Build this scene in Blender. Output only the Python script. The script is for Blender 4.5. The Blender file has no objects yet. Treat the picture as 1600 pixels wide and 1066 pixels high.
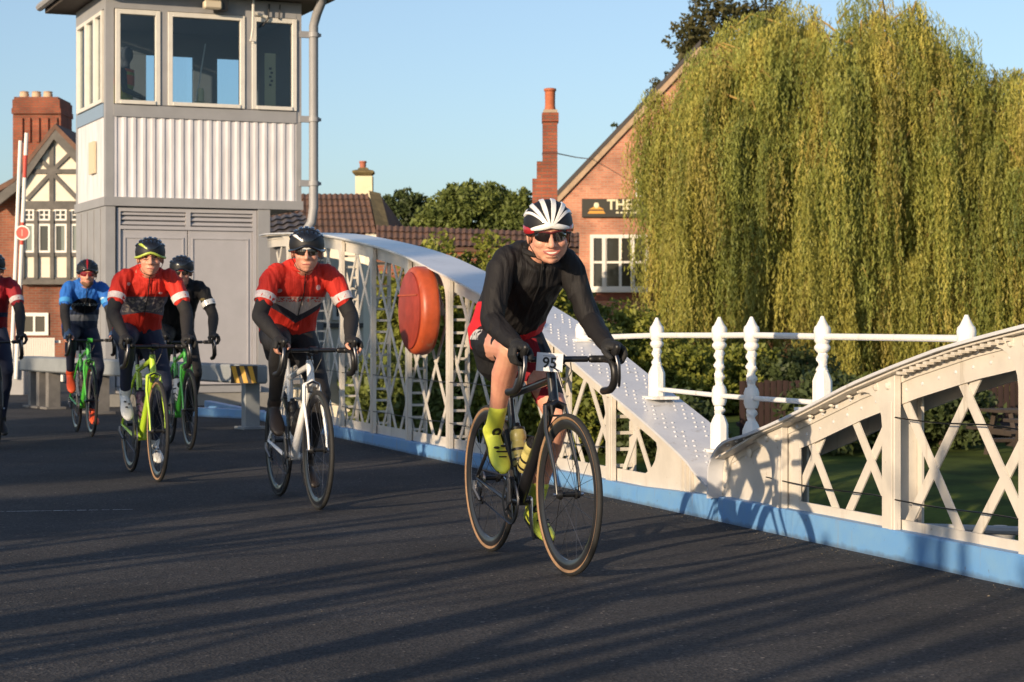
import bpy, bmesh, math, random
import numpy as np
from mathutils import Vector, Matrix, noise
random.seed(7); np.random.seed(7)
PI = math.pi
sc = bpy.context.scene
C = sc.collection
R = math.radians

# ------------------------------------------------------------------ camera, sky, sun
F = 3200.0; CX = 800.0; HY = 508.0; CH = 1.05
cd = bpy.data.cameras.new('camera'); cam = bpy.data.objects.new('camera', cd); C.objects.link(cam)
cam.location = (0, 0, CH); cam.rotation_euler = (R(90), 0, 0)
cd.sensor_width = 36; cd.lens = F/1600*36; cd.shift_y = -(533-HY)/1600
cd.clip_start = .1; cd.clip_end = 3000
cd.dof.use_dof = True; cd.dof.focus_distance = 8.8; cd.dof.aperture_fstop = 9.0
sc.camera = cam
SAZ = R(35); SEL = R(13)
w = bpy.data.worlds.new("World"); sc.world = w; w.use_nodes = True
nt = w.node_tree; bg = nt.nodes['Background']
sky = nt.nodes.new('ShaderNodeTexSky'); sky.sky_type = 'NISHITA'; sky.sun_disc = False
sky.sun_elevation = SEL; sky.sun_rotation = SAZ + PI; sky.air_density = 1.0; sky.dust_density = .8; sky.ozone_density = 3.8
hs = nt.nodes.new('ShaderNodeHueSaturation'); hs.inputs['Saturation'].default_value = .80; hs.inputs['Value'].default_value = 1.04; nt.links.new(sky.outputs[0], hs.inputs['Color']); nt.links.new(hs.outputs[0], bg.inputs[0]); bg.inputs[1].default_value = .124
sd = bpy.data.lights.new('sun', 'SUN'); sun = bpy.data.objects.new('sun', sd); C.objects.link(sun)
sd.energy = 4.7; sd.angle = R(.5); sd.color = (1, .78, .53)
sdir = Vector((math.sin(SAZ)*math.cos(SEL), math.cos(SAZ)*math.cos(SEL), -math.sin(SEL)))
sun.rotation_euler = sdir.to_track_quat('-Z', 'Y').to_euler(); sun.location = (-20, -30, 15)
vs = sc.view_settings; vs.view_transform = 'Standard'; vs.look = 'None'; vs.gamma = 1; vs.use_curve_mapping = False
vs.exposure = .42

def P(px, py, D): return Vector(((px-CX)/F*D, D, CH-(py-HY)/F*D))

# ------------------------------------------------------------------ materials
MC = {}
def mat(name, col, rough=.6, metal=0, var=0, vs_=8, bump=0, bs=60, spec=.5, col2=None, stretch=None, coat=0, sss=0, detail=4):
    if name in MC: return MC[name]
    m = bpy.data.materials.new(name); m.use_nodes = True; MC[name] = m
    t = m.node_tree; b = t.nodes['Principled BSDF']
    b.inputs['Base Color'].default_value = (*col, 1); b.inputs['Roughness'].default_value = rough
    b.inputs['Metallic'].default_value = metal; b.inputs['Specular IOR Level'].default_value = spec
    b.inputs['Coat Weight'].default_value = coat; b.inputs['Coat Roughness'].default_value = .08
    if sss: b.inputs['Subsurface Weight'].default_value = sss; b.inputs['Subsurface Scale'].default_value = .01; b.inputs['Subsurface Radius'].default_value = (1, .35, .2)
    tc = t.nodes.new('ShaderNodeTexCoord'); src = tc.outputs['Object']
    if stretch:
        mp = t.nodes.new('ShaderNodeMapping'); mp.inputs['Scale'].default_value = stretch
        t.links.new(src, mp.inputs[0]); src = mp.outputs[0]
    if var or col2:
        n_ = t.nodes.new('ShaderNodeTexNoise'); n_.inputs['Scale'].default_value = vs_; n_.inputs['Detail'].default_value = detail; n_.inputs['Roughness'].default_value = .65
        t.links.new(src, n_.inputs['Vector'])
        r = t.nodes.new('ShaderNodeValToRGB'); t.links.new(n_.outputs['Fac'], r.inputs[0])
        r.color_ramp.elements[0].position = .32; r.color_ramp.elements[1].position = .68
        c2 = col2 or tuple(c*(1-var) for c in col)
        r.color_ramp.elements[0].color = (*c2, 1); r.color_ramp.elements[1].color = (*tuple(min(1, c*(1+var*.4)) for c in col), 1)
        t.links.new(r.outputs[0], b.inputs['Base Color'])
    if bump:
        n2 = t.nodes.new('ShaderNodeTexNoise'); n2.inputs['Scale'].default_value = bs; n2.inputs['Detail'].default_value = 3
        t.links.new(src, n2.inputs['Vector'])
        bp = t.nodes.new('ShaderNodeBump'); bp.inputs['Strength'].default_value = bump; bp.inputs['Distance'].default_value = .01
        t.links.new(n2.outputs['Fac'], bp.inputs['Height']); t.links.new(bp.outputs[0], b.inputs['Normal'])
    return m

def glass(name, tint=(.8, .9, .9), rough=.02):
    if name in MC: return MC[name]
    m = bpy.data.materials.new(name); m.use_nodes = True; MC[name] = m
    t = m.node_tree; out = t.nodes['Material Output']; t.nodes.remove(t.nodes['Principled BSDF'])
    tr = t.nodes.new('ShaderNodeBsdfTransparent'); tr.inputs[0].default_value = (*tint, 1)
    gl = t.nodes.new('ShaderNodeBsdfGlossy'); gl.inputs['Roughness'].default_value = rough
    fr = t.nodes.new('ShaderNodeFresnel'); fr.inputs[0].default_value = 1.5
    mx = t.nodes.new('ShaderNodeMixShader'); t.links.new(fr.outputs[0], mx.inputs[0]); t.links.new(tr.outputs[0], mx.inputs[1]); t.links.new(gl.outputs[0], mx.inputs[2])
    t.links.new(mx.outputs[0], out.inputs[0]); return m

def brick_mat(name, c1, c2, mortar, sx=1.0, rot=None, bump=.6):
    if name in MC: return MC[name]
    m = mat(name, c1, .9); t = m.node_tree; b = t.nodes['Principled BSDF']
    tc = [n for n in t.nodes if n.type == 'TEX_COORD'][0]
    # brick courses run along local x (and y on the returns) and z
    sep = t.nodes.new('ShaderNodeSeparateXYZ'); t.links.new(tc.outputs['Object'], sep.inputs[0])
    ad = t.nodes.new('ShaderNodeMath'); ad.operation = 'ADD'; t.links.new(sep.outputs[0], ad.inputs[0]); t.links.new(sep.outputs[1], ad.inputs[1])
    cb = t.nodes.new('ShaderNodeCombineXYZ'); t.links.new(ad.outputs[0], cb.inputs[0]); t.links.new(sep.outputs[2], cb.inputs[1])
    br = t.nodes.new('ShaderNodeTexBrick'); t.links.new(cb.outputs[0], br.inputs['Vector'])
    br.inputs['Scale'].default_value = 1; br.inputs['Brick Width'].default_value = .225*sx; br.inputs['Row Height'].default_value = .075*sx
    br.inputs['Mortar Size'].default_value = .009*sx; br.inputs['Mortar Smooth'].default_value = .3
    br.inputs['Color1'].default_value = (*c1, 1); br.inputs['Color2'].default_value = (*c2, 1); br.inputs['Mortar'].default_value = (*mortar, 1)
    n_ = t.nodes.new('ShaderNodeTexNoise'); n_.inputs['Scale'].default_value = 1.3; n_.inputs['Detail'].default_value = 6; t.links.new(tc.outputs['Object'], n_.inputs['Vector'])
    rp = t.nodes.new('ShaderNodeValToRGB'); t.links.new(n_.outputs['Fac'], rp.inputs[0])
    rp.color_ramp.elements[0].position = .3; rp.color_ramp.elements[0].color = (.55, .55, .55, 1); rp.color_ramp.elements[1].position = .7; rp.color_ramp.elements[1].color = (1.15, 1.1, 1.05, 1)
    mx = t.nodes.new('ShaderNodeMixRGB'); mx.blend_type = 'MULTIPLY'; mx.inputs[0].default_value = 1
    t.links.new(br.outputs['Color'], mx.inputs[1]); t.links.new(rp.outputs[0], mx.inputs[2]); t.links.new(mx.outputs[0], b.inputs['Base Color'])
    bp = t.nodes.new('ShaderNodeBump'); bp.invert = True; bp.inputs['Strength'].default_value = bump; bp.inputs['Distance'].default_value = .01
    t.links.new(br.outputs['Fac'], bp.inputs['Height']); t.links.new(bp.outputs[0], b.inputs['Normal'])
    return m

def jersey_mat(name, base, layers, rough=.65):
    """flat print in the garment's own coordinates: ('z',z0,z1,slope,col) band, ('e',y0,z0,ry,rz,col) oval, ('y',y0,col) side, ('n',z0,z1,scale,col) speckled band"""
    if name in MC: return MC[name]
    m = mat(name, base, rough, bump=.25, bs=400); t = m.node_tree; b = t.nodes['Principled BSDF']
    b.inputs['Specular IOR Level'].default_value = .25
    tc = [n for n in t.nodes if n.type == 'TEX_COORD'][0]
    mp_ = t.nodes.new('ShaderNodeMapping'); mp_.inputs['Scale'].default_value = (7, 36, 8); t.links.new(tc.outputs['Object'], mp_.inputs[0])
    fn = t.nodes.new('ShaderNodeTexNoise'); fn.inputs['Scale'].default_value = 1; fn.inputs['Detail'].default_value = 3; fn.inputs['Distortion'].default_value = .6; t.links.new(mp_.outputs[0], fn.inputs['Vector'])
    fb = t.nodes.new('ShaderNodeBump'); fb.inputs['Strength'].default_value = .8; fb.inputs['Distance'].default_value = .012; t.links.new(fn.outputs['Fac'], fb.inputs['Height'])
    ob_ = b.inputs['Normal'].links[0].from_node; t.links.new(fb.outputs[0], ob_.inputs['Normal'])
    sep = t.nodes.new('ShaderNodeSeparateXYZ'); t.links.new(tc.outputs['Object'], sep.inputs[0])
    X, Y, Z = sep.outputs
    def M(op, a, b_=None, c=None):
        n_ = t.nodes.new('ShaderNodeMath'); n_.operation = op
        for i, v in enumerate((a, b_, c)):
            if v is None: continue
            if isinstance(v, (int, float)): n_.inputs[i].default_value = v
            else: t.links.new(v, n_.inputs[i])
        return n_.outputs[0]
    cur = None
    rgb = t.nodes.new('ShaderNodeRGB'); rgb.outputs[0].default_value = (*base, 1); cur = rgb.outputs[0]
    AY = M('ABSOLUTE', Y)
    for L in layers:
        if L[0] == 'z':
            _, z0, z1, sl, col = L
            zz = M('ADD', Z, M('MULTIPLY', AY, sl))
            f = M('MULTIPLY', M('GREATER_THAN', zz, z0), M('LESS_THAN', Z, z1)); f = M('MULTIPLY', f, M('LESS_THAN', AY, .17))
        elif L[0] == 'e':
            _, y0, z0, ry, rz, col = L
            a = M('POWER', M('ABSOLUTE', M('DIVIDE', M('SUBTRACT', Y, y0), ry)), 2.); c_ = M('POWER', M('ABSOLUTE', M('DIVIDE', M('SUBTRACT', Z, z0), rz)), 2.)
            f = M('MULTIPLY', M('LESS_THAN', M('ADD', a, c_), 1.), M('GREATER_THAN', X, -.02))
        elif L[0] == 'y':
            _, y0, col = L; f = M('GREATER_THAN', AY, y0)
        elif L[0] == 'n':
            _, z0, z1, s_, col = L
            nz = t.nodes.new('ShaderNodeTexNoise'); nz.inputs['Scale'].default_value = s_; t.links.new(tc.outputs['Object'], nz.inputs['Vector'])
            f = M('MULTIPLY', M('MULTIPLY', M('GREATER_THAN', Z, z0), M('LESS_THAN', Z, z1)), M('GREATER_THAN', nz.outputs['Fac'], .54)); f = M('MULTIPLY', f, M('LESS_THAN', AY, .14))
        elif L[0] == 'b':       # behind x0 and below z0
            _, x0, z0, col = L; f = M('MULTIPLY', M('LESS_THAN', X, x0), M('LESS_THAN', Z, z0))
        elif L[0] == 'mark':    # broken pale lettering on the right hip
            _, x0, x1, z0, z1, col = L
            nz = t.nodes.new('ShaderNodeTexNoise'); nz.inputs['Scale'].default_value = 55; t.links.new(tc.outputs['Object'], nz.inputs['Vector'])
            f = M('MULTIPLY', M('MULTIPLY', M('GREATER_THAN', X, x0), M('LESS_THAN', X, x1)), M('MULTIPLY', M('GREATER_THAN', Z, z0), M('LESS_THAN', Z, z1))); f = M('MULTIPLY', M('MULTIPLY', f, M('LESS_THAN', Y, -.06)), M('GREATER_THAN', nz.outputs['Fac'], .46))
        elif L[0] == 'box':     # y0<y<y1, z0<z<z1
            _, y0, y1, z0, z1, col = L
            f = M('MULTIPLY', M('MULTIPLY', M('GREATER_THAN', Y, y0), M('LESS_THAN', Y, y1)), M('MULTIPLY', M('GREATER_THAN', Z, z0), M('LESS_THAN', Z, z1)))
        mx = t.nodes.new('ShaderNodeMixRGB'); t.links.new(f, mx.inputs[0]); t.links.new(cur, mx.inputs[1]); mx.inputs[2].default_value = (*col, 1); cur = mx.outputs[0]
    t.links.new(cur, b.inputs['Base Color']); return m

# ------------------------------------------------------------------ mesh helpers
class MB:
    def __init__(s): s.v = []; s.f = []; s.m = []; s.cur = 0
    def add(s, vs_, fs):
        o = len(s.v); s.v += [tuple(v) for v in vs_]; s.f += [tuple(i+o for i in f) for f in fs]; s.m += [s.cur]*len(fs); return s
    def box(s, c, d, ax=None):
        c = Vector(c); h = [x/2 for x in d]; ax = ax or (Vector((1, 0, 0)), Vector((0, 1, 0)), Vector((0, 0, 1)))
        vs_ = [c+ax[0]*(a*h[0])+ax[1]*(b*h[1])+ax[2]*(e*h[2]) for a in (-1, 1) for b in (-1, 1) for e in (-1, 1)]
        return s.add(vs_, [(0, 1, 3, 2), (4, 6, 7, 5), (0, 4, 5, 1), (2, 3, 7, 6), (0, 2, 6, 4), (1, 5, 7, 3)])
    def b2(s, lo, hi): return s.box([(a+b)/2 for a, b in zip(lo, hi)], [abs(b-a) for a, b in zip(lo, hi)])
    def rings(s, rs, cap=True, closed=False):
        n = len(rs[0]); vs_ = [v for r in rs for v in r]; fs = []
        K = len(rs)
        for i in range(K if closed else K-1):
            j = (i+1) % K
            for k in range(n):
                fs.append((i*n+k, i*n+(k+1) % n, j*n+(k+1) % n, j*n+k))
        if cap and not closed: fs.append(tuple(range(n-1, -1, -1))); fs.append(tuple((K-1)*n+k for k in range(n)))
        return s.add(vs_, fs)
    def tube(s, pts, r, seg=8, flat=1.0, up=None, cap=True, closed=False, ends=False):
        """tube through points; r number or list; flat = second radius factor; up fixes the first radius axis"""
        pts = [Vector(p) for p in pts]; K = len(pts); rr = r if isinstance(r, (list, tuple)) else [r]*K
        rs = []; prev = None
        for i in range(K):
            a = pts[(i-1) % K] if (i > 0 or closed) else pts[0]; b = pts[(i+1) % K] if (i < K-1 or closed) else pts[-1]
            t = (b-a).normalized()
            if up is not None: x = Vector(up)
            elif prev is None: x = Vector((0, 1, 0)) if abs(t.y) < .9 else Vector((1, 0, 0))
            else: x = prev
            x = (x-t*x.dot(t)).normalized(); y = t.cross(x); prev = x
            rs.append([pts[i]+x*(rr[i]*math.cos(q))+y*(rr[i]*flat*math.sin(q)) for q in [2*PI*k/seg for k in range(seg)]])
        if ends:   # round the ends
            for e, o in ((0, 1), (K-1, K-2)):
                d = (pts[e]-pts[o]).normalized(); cen = pts[e]
                ext = [[cen+(v-cen)*math.cos(a)+d*(rr[e]*math.sin(a)) for v in rs[e if e == 0 else -1]] for a in (R(35), R(65), R(84))] if True else []
                if e == 0: first = ext
                else: last = ext
            rs = first[::-1]+rs+last
        return s.rings(rs, cap, closed)
    def ell(s, c, r, ax=None, n=10):
        c = Vector(c); ax = ax or (Vector((1, 0, 0)), Vector((0, 1, 0)), Vector((0, 0, 1)))
        rs = []
        for i in range(1, n):
            a = PI*i/n
            rs.append([c+ax[0]*(r[0]*math.sin(a)*math.cos(q))+ax[1]*(r[1]*math.sin(a)*math.sin(q))-ax[2]*(r[2]*math.cos(a)) for q in [2*PI*k/(2*n) for k in range(2*n)]])
        return s.rings(rs)
    def lathe(s, c, prof, axis='y', seg=32, closed=True):
        """prof list of (radius, offset along axis), swept round the axis"""
        c = Vector(c); A = {'x': (Vector((0, 1, 0)), Vector((0, 0, 1)), Vector((1, 0, 0))), 'y': (Vector((0, 0, 1)), Vector((1, 0, 0)), Vector((0, 1, 0))), 'z': (Vector((1, 0, 0)), Vector((0, 1, 0)), Vector((0, 0, 1)))}[axis] if isinstance(axis, str) else axis
        rs = [[c+(A[0]*math.cos(q)+A[1]*math.sin(q))*p[0]+A[2]*p[1] for p in prof] for q in [2*PI*k/seg for k in range(seg)]]
        if closed: return s.rings(rs, closed=True)
        # open profile: strip round the axis with end caps
        rr = [[c+(A[0]*math.cos(q)+A[1]*math.sin(q))*p[0]+A[2]*p[1] for q in [2*PI*k/seg for k in range(seg)]] for p in prof]
        return s.rings(rr, cap=True)
    def cyl(s, a, b, r, seg=12): return s.tube([a, b], r, seg)
    def prism(s, poly, d):
        """poly list of points, extruded by vector d"""
        d = Vector(d); n = len(poly); vs_ = [Vector(p) for p in poly]+[Vector(p)+d for p in poly]
        return s.add(vs_, [tuple(range(n-1, -1, -1)), tuple(range(n, 2*n))]+[(i, (i+1) % n, (i+1) % n+n, i+n) for i in range(n)])
    def build(s, name, m, parent=None, smooth=True, ang=.7, bevel=0):
        me = bpy.data.meshes.new(name); me.from_pydata(s.v, [], s.f)
        for x in (m if isinstance(m, (list, tuple)) else [m]): me.materials.append(x)
        if any(s.m): me.polygons.foreach_set('material_index', s.m)
        bm = bmesh.new(); bm.from_mesh(me); bmesh.ops.recalc_face_normals(bm, faces=bm.faces)
        if bevel: bmesh.ops.bevel(bm, geom=[e for e in bm.edges if len(e.link_faces) == 2 and e.calc_face_angle(0) > .5], offset=bevel, segments=1, affect='EDGES')
        bm.to_mesh(me); bm.free()
        if smooth:
            me.polygons.foreach_set('use_smooth', [True]*len(me.polygons)); me.set_sharp_from_angle(angle=ang)
        o = bpy.data.objects.new(name, me); C.objects.link(o)
        if parent: o.parent = parent
        return o

def tag(o, label=None, cat=None, group=None, kind=None):
    if label: o['label'] = label
    if cat: o['category'] = cat
    if group: o['group'] = group
    if kind: o['kind'] = kind
    return o
def thing(name, label, cat, loc=(0, 0, 0), rz=0, group=None):
    o = bpy.data.objects.new(name, None); C.objects.link(o); o.location = loc; o.rotation_euler = (0, 0, rz); o.empty_display_size = .2
    return tag(o, label, cat, group)
def share(name, src, parent, M=None):
    o = bpy.data.objects.new(name, src.data); C.objects.link(o); o.parent = parent
    if M is not None: o.matrix_local = M
    return o
def raw_mesh(name, V, Fq, m, parent=None, smooth=False):
    """numpy quads or tris"""
    me = bpy.data.meshes.new(name); k = Fq.shape[1]; n = len(Fq)
    me.vertices.add(len(V)); me.vertices.foreach_set('co', V.astype(np.float32).ravel())
    me.loops.add(n*k); me.loops.foreach_set('vertex_index', Fq.astype(np.int32).ravel())
    me.polygons.add(n); me.polygons.foreach_set('loop_start', np.arange(0, n*k, k, dtype=np.int32)); me.polygons.foreach_set('loop_total', np.full(n, k, dtype=np.int32))
    me.update(calc_edges=True)
    for x in (m if isinstance(m, (list, tuple)) else [m]): me.materials.append(x)
    o = bpy.data.objects.new(name, me); C.objects.link(o)
    if parent: o.parent = parent
    return o
def fuse(mb, name, mats, parent, vox, smooth=3, wr=0, wseed=0, classify=None, wdir=None):
    """one continuous skin over the overlapping pieces in mb"""
    o = mb.build('tmp', mats, None, smooth=False)
    r = o.modifiers.new('r', 'REMESH'); r.mode = 'VOXEL'; r.voxel_size = vox; r.use_smooth_shade = True
    if smooth: s_ = o.modifiers.new('s', 'SMOOTH'); s_.factor = .5; s_.iterations = smooth
    dg = bpy.context.evaluated_depsgraph_get(); me = bpy.data.meshes.new_from_object(o.evaluated_get(dg))
    bpy.data.objects.remove(o)
    me.name = name
    if wr:
        n = len(me.vertices); co = np.empty(n*3); me.vertices.foreach_get('co', co); co = co.reshape(-1, 3)
        no = np.empty(n*3); me.vertices.foreach_get('normal', no); no = no.reshape(-1, 3)
        sx, sy, sz = wdir or (9, 16, 9)
        d = np.array([noise.noise(Vector((c[0]*sx+wseed, c[1]*sy+noise.noise(Vector((c[0]*6, c[1]*6, c[2]*6+wseed)))*1.2, c[2]*sz))) for c in co])
        d = (1-np.abs(d)*2.2); co += no*(d*wr)[:, None]
        me.vertices.foreach_set('co', co.ravel()); me.update()
    me.materials.clear()
    for x in (mats if isinstance(mats, (list, tuple)) else [mats]): me.materials.append(x)
    if classify:
        cen = np.empty(len(me.polygons)*3); me.polygons.foreach_get('center', cen); cen = cen.reshape(-1, 3)
        me.polygons.foreach_set('material_index', [classify(c) for c in cen])
    me.polygons.foreach_set('use_smooth', [True]*len(me.polygons))
    ob = bpy.data.objects.new(name, me); C.objects.link(ob)
    if parent: ob.parent = parent
    return ob

def text_part(s, name, size, m, parent, M, depth=.001, bold=0, xs=1):
    cu = bpy.data.curves.new('t', 'FONT'); cu.body = s; cu.size = size; cu.extrude = depth; cu.offset = bold; cu.align_x = 'CENTER'; cu.align_y = 'CENTER'; cu.resolution_u = 4
    t = bpy.data.objects.new('t', cu); C.objects.link(t); dg = bpy.context.evaluated_depsgraph_get()
    me = bpy.data.meshes.new_from_object(t.evaluated_get(dg)); bpy.data.objects.remove(t); me.name = name
    me.materials.clear(); me.materials.append(m)
    for v in me.vertices: v.co.x *= xs
    o = bpy.data.objects.new(name, me); C.objects.link(o); o.parent = parent; o.matrix_local = M; return o

# colours
def weather(m, col, thr=.66, scale=22, bottom=None):
    """rust freckles and dirt on paint"""
    t = m.node_tree; b = t.nodes['Principled BSDF']; tc = [n for n in t.nodes if n.type == 'TEX_COORD'][0]
    src = b.inputs['Base Color'].links[0].from_socket
    for sc_, st, th, cc, am in ((scale, (1, 1, 1), thr, col, .75), (7, (1.5, 1.5, .12), .60, (.30, .25, .18), .35)):
        mp = t.nodes.new('ShaderNodeMapping'); mp.inputs['Scale'].default_value = st; t.links.new(tc.outputs['Object'], mp.inputs[0])
        n_ = t.nodes.new('ShaderNodeTexNoise'); n_.inputs['Scale'].default_value = sc_; n_.inputs['Detail'].default_value = 6; n_.inputs['Roughness'].default_value = .7; t.links.new(mp.outputs[0], n_.inputs['Vector'])
        r = t.nodes.new('ShaderNodeMapRange'); r.inputs[1].default_value = th; r.inputs[2].default_value = th+.06; r.inputs[4].default_value = am; t.links.new(n_.outputs['Fac'], r.inputs[0])
        mx = t.nodes.new('ShaderNodeMixRGB'); t.links.new(r.outputs[0], mx.inputs[0]); t.links.new(src, mx.inputs[1]); mx.inputs[2].default_value = (*cc, 1); src = mx.outputs[0]
    if bottom:
        sp = t.nodes.new('ShaderNodeSeparateXYZ'); t.links.new(tc.outputs['Object'], sp.inputs[0]); n_ = t.nodes.new('ShaderNodeTexNoise'); n_.inputs['Scale'].default_value = 14; n_.inputs['Detail'].default_value = 6; t.links.new(tc.outputs['Object'], n_.inputs['Vector'])
        ad = t.nodes.new('ShaderNodeMath'); ad.operation = 'MULTIPLY_ADD'; t.links.new(n_.outputs['Fac'], ad.inputs[0]); ad.inputs[1].default_value = -.045; t.links.new(sp.outputs[2], ad.inputs[2])
        r = t.nodes.new('ShaderNodeMapRange'); r.inputs[1].default_value = .002; r.inputs[2].default_value = -.018; r.inputs[3].default_value = 0; r.inputs[4].default_value = .55; t.links.new(ad.outputs[0], r.inputs[0])
        mx = t.nodes.new('ShaderNodeMixRGB'); t.links.new(r.outputs[0], mx.inputs[0]); t.links.new(src, mx.inputs[1]); mx.inputs[2].default_value = (*bottom, 1); src = mx.outputs[0]
    t.links.new(src, b.inputs['Base Color']); return m
TRUSS = mat('truss_paint', (.60, .56, .50), .45, var=.12, vs_=5, bump=.08, bs=35)
TRUSS_TOP = mat('truss_plate_skylit', (.60, .61, .64), .30, var=.10, vs_=4, bump=.08, bs=30)  # chord plate paint with cool skylight mixed into its colour
RAILW = mat('railing_white', (.80, .78, .74), .45, var=.08, vs_=12, bump=.15, bs=80)
KERB = mat('kerb_blue', (.11, .27, .54), .5, var=.25, vs_=6, bump=.1, bs=40, col2=(.16, .33, .56))
BLK = mat('black_plastic', (.012, .012, .013), .45)
RUB = mat('rubber', (.018, .018, .018), .75, var=.3, vs_=30)
CARB = mat('carbon_black', (.012, .012, .014), .28, coat=.5)
ALU = mat('aluminium', (.62, .62, .64), .3, 1)
STEELD = mat('dark_steel', (.12, .12, .13), .35, 1)
WHT = mat('white_gloss', (.80, .80, .80), .3, coat=.3)
TAN = mat('tan_sidewall', (.30, .18, .10), .7, var=.2, vs_=40)
SKIN = mat('skin', (.62, .32, .215), .48, var=.10, vs_=14, bump=.12, bs=90, sss=.04, col2=(.56, .25, .18))
TEETH = mat('teeth', (.75, .70, .62), .35)
LIPS = mat('lips', (.38, .12, .10), .5)
LENS = mat('sunglass_lens', (.012, .008, .008), .08, coat=1)
weather(TRUSS, (.26, .15, .08)); weather(TRUSS_TOP, (.30, .22, .15), .68, 16); weather(KERB, (.12, .09, .07), .64, 18, (.07, .06, .05)); weather(RAILW, (.45, .36, .25), .70, 40)
FRG = mat('tower_grey', (.30, .30, .31), .5, var=.10, vs_=3)
FRW = mat('tower_white_frame', (.66, .63, .57), .45, var=.08, vs_=6)
# ------------------------------------------------------------------ bridge frame: s along, n across, z up
K0 = Vector((2.039, 8.155, 0)); U = Vector((-.3177, .9482, 0)).normalized(); N = Vector((.9482, .3177, 0)).normalized(); ZZ = Vector((0, 0, 1))
def T(s, n, z): return K0+U*s+N*n+ZZ*z
AX = (U, N, ZZ)

def poly_sheet(name, pts, z, m, thick=0, kind='structure'):
    mb = MB()
    if thick: mb.prism([(p[0], p[1], z) for p in pts], (0, 0, -thick))
    else: mb.add([(p[0], p[1], z) for p in pts], [tuple(range(len(pts)))])
    o = mb.build(name, m, smooth=False); o['kind'] = kind; return o

# asphalt
ASPH = mat('asphalt', (.05, .05, .052), .92, spec=.25)
t = ASPH.node_tree; b = t.nodes['Principled BSDF']; tc = [n for n in t.nodes if n.type == 'TEX_COORD'][0]
def nz(scale, det=3, rgh=.6):
    n_ = t.nodes.new('ShaderNodeTexNoise'); n_.inputs['Scale'].default_value = scale; n_.inputs['Detail'].default_value = det; n_.inputs['Roughness'].default_value = rgh; t.links.new(tc.outputs['Object'], n_.inputs['Vector']); return n_
v = t.nodes.new('ShaderNodeTexVoronoi'); v.inputs['Scale'].default_value = 95; t.links.new(tc.outputs['Object'], v.inputs['Vector'])
r1 = t.nodes.new('ShaderNodeValToRGB'); t.links.new(v.outputs['Color'], r1.inputs[0])
e = r1.color_ramp.elements; e[0].position = .15; e[0].color = (.028, .029, .032, 1); e[1].position = .9; e[1].color = (.080, .077, .077, 1)
x = e.new(.965); x.color = (.26, .23, .20, 1)
big = nz(.9, 5); r2 = t.nodes.new('ShaderNodeValToRGB'); t.links.new(big.outputs[0], r2.inputs[0]); r2.color_ramp.elements[0].position = .3; r2.color_ramp.elements[0].color = (.62, .62, .64, 1); r2.color_ramp.elements[1].position = .7; r2.color_ramp.elements[1].color = (1.15, 1.12, 1.1, 1)
mx = t.nodes.new('ShaderNodeMixRGB'); mx.blend_type = 'MULTIPLY'; mx.inputs[0].default_value = 1; t.links.new(r1.outputs[0], mx.inputs[1]); t.links.new(r2.outputs[0], mx.inputs[2]); t.links.new(mx.outputs[0], b.inputs['Base Color'])
bp = t.nodes.new('ShaderNodeBump'); bp.inputs['Strength'].default_value = .55; bp.inputs['Distance'].default_value = .006; t.links.new(v.outputs['Distance'], bp.inputs['Height'])
bp2 = t.nodes.new('ShaderNodeBump'); bp2.inputs['Strength'].default_value = .3; bp2.inputs['Distance'].default_value = .02; f2 = nz(25, 4); t.links.new(f2.outputs[0], bp2.inputs['Height']); t.links.new(bp.outputs[0], bp2.inputs['Normal']); t.links.new(bp2.outputs[0], b.inputs['Normal'])

GRASS = mat('grass', (.085, .115, .024), .9, spec=.08, var=.4, vs_=1.2, col2=(.04, .055, .014), bump=.8, bs=18)
EARTH = mat('earth', (.045, .045, .022), .95, var=.4, vs_=.6, col2=(.03, .028, .015), bump=.8, bs=10)
WATER = mat('river_water', (.012, .016, .010), .08, bump=.12, bs=3.5)

poly_sheet('ground', [(-400, -120), (400, -120), (400, 800), (-400, 800)], -2.2, EARTH)
rd = [T(-16, -7.2, 0), T(14.9, -7.2, 0), T(14.9, -40, 0), T(70, -60, 0), T(70, .8, 0), T(15.0, .8, 0), T(15.0, 0, 0), T(-16, 0, 0)]
poly_sheet('road', rd, 0, ASPH, thick=.4)
poly_sheet('abutment', [T(15.02, -60, 0), T(69.9, -60, 0), T(69.9, .78, 0), T(15.02, .78, 0)], -.41, mat('abutment_stone', (.16, .15, .13), .9, var=.3, vs_=2), thick=1.8)
# river and lawn on the far side of the truss
riv = [T(-20, .6, 0), T(75, .6, 0), T(75, 7, 0), T(22, 4, 0), T(14.8, 9, 0), T(-20, 9.5, 0)]
poly_sheet('river', riv, -1.75, WATER)
def bank():
    mb = MB(); a = T(15.0, 4.7, 0); L = []
    # lawn beyond the river, rising from the water's edge
    rows = [(7.2, -1.9), (8.4, -1.5), (10, -1.12), (12, -1.02), (40, -.97), (160, -.9)]
    cols = [-60, -30, -18, -10, -4, 2, 8, 14.85, 20, 30, 45, 70, 150]
    V = [T(s, n-5.4*min(1, max(0, (s-12)/10)), z+.10*noise.noise(Vector((s*.3, n*.3, 3)))) for n, z in rows for s in cols]
    k = len(cols)
    return mb.add(V, [(i*k+j, i*k+j+1, (i+1)*k+j+1, (i+1)*k+j) for i in range(len(rows)-1) for j in range(k-1)]).build('lawn', GRASS)
bank()['kind'] = 'structure'
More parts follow.
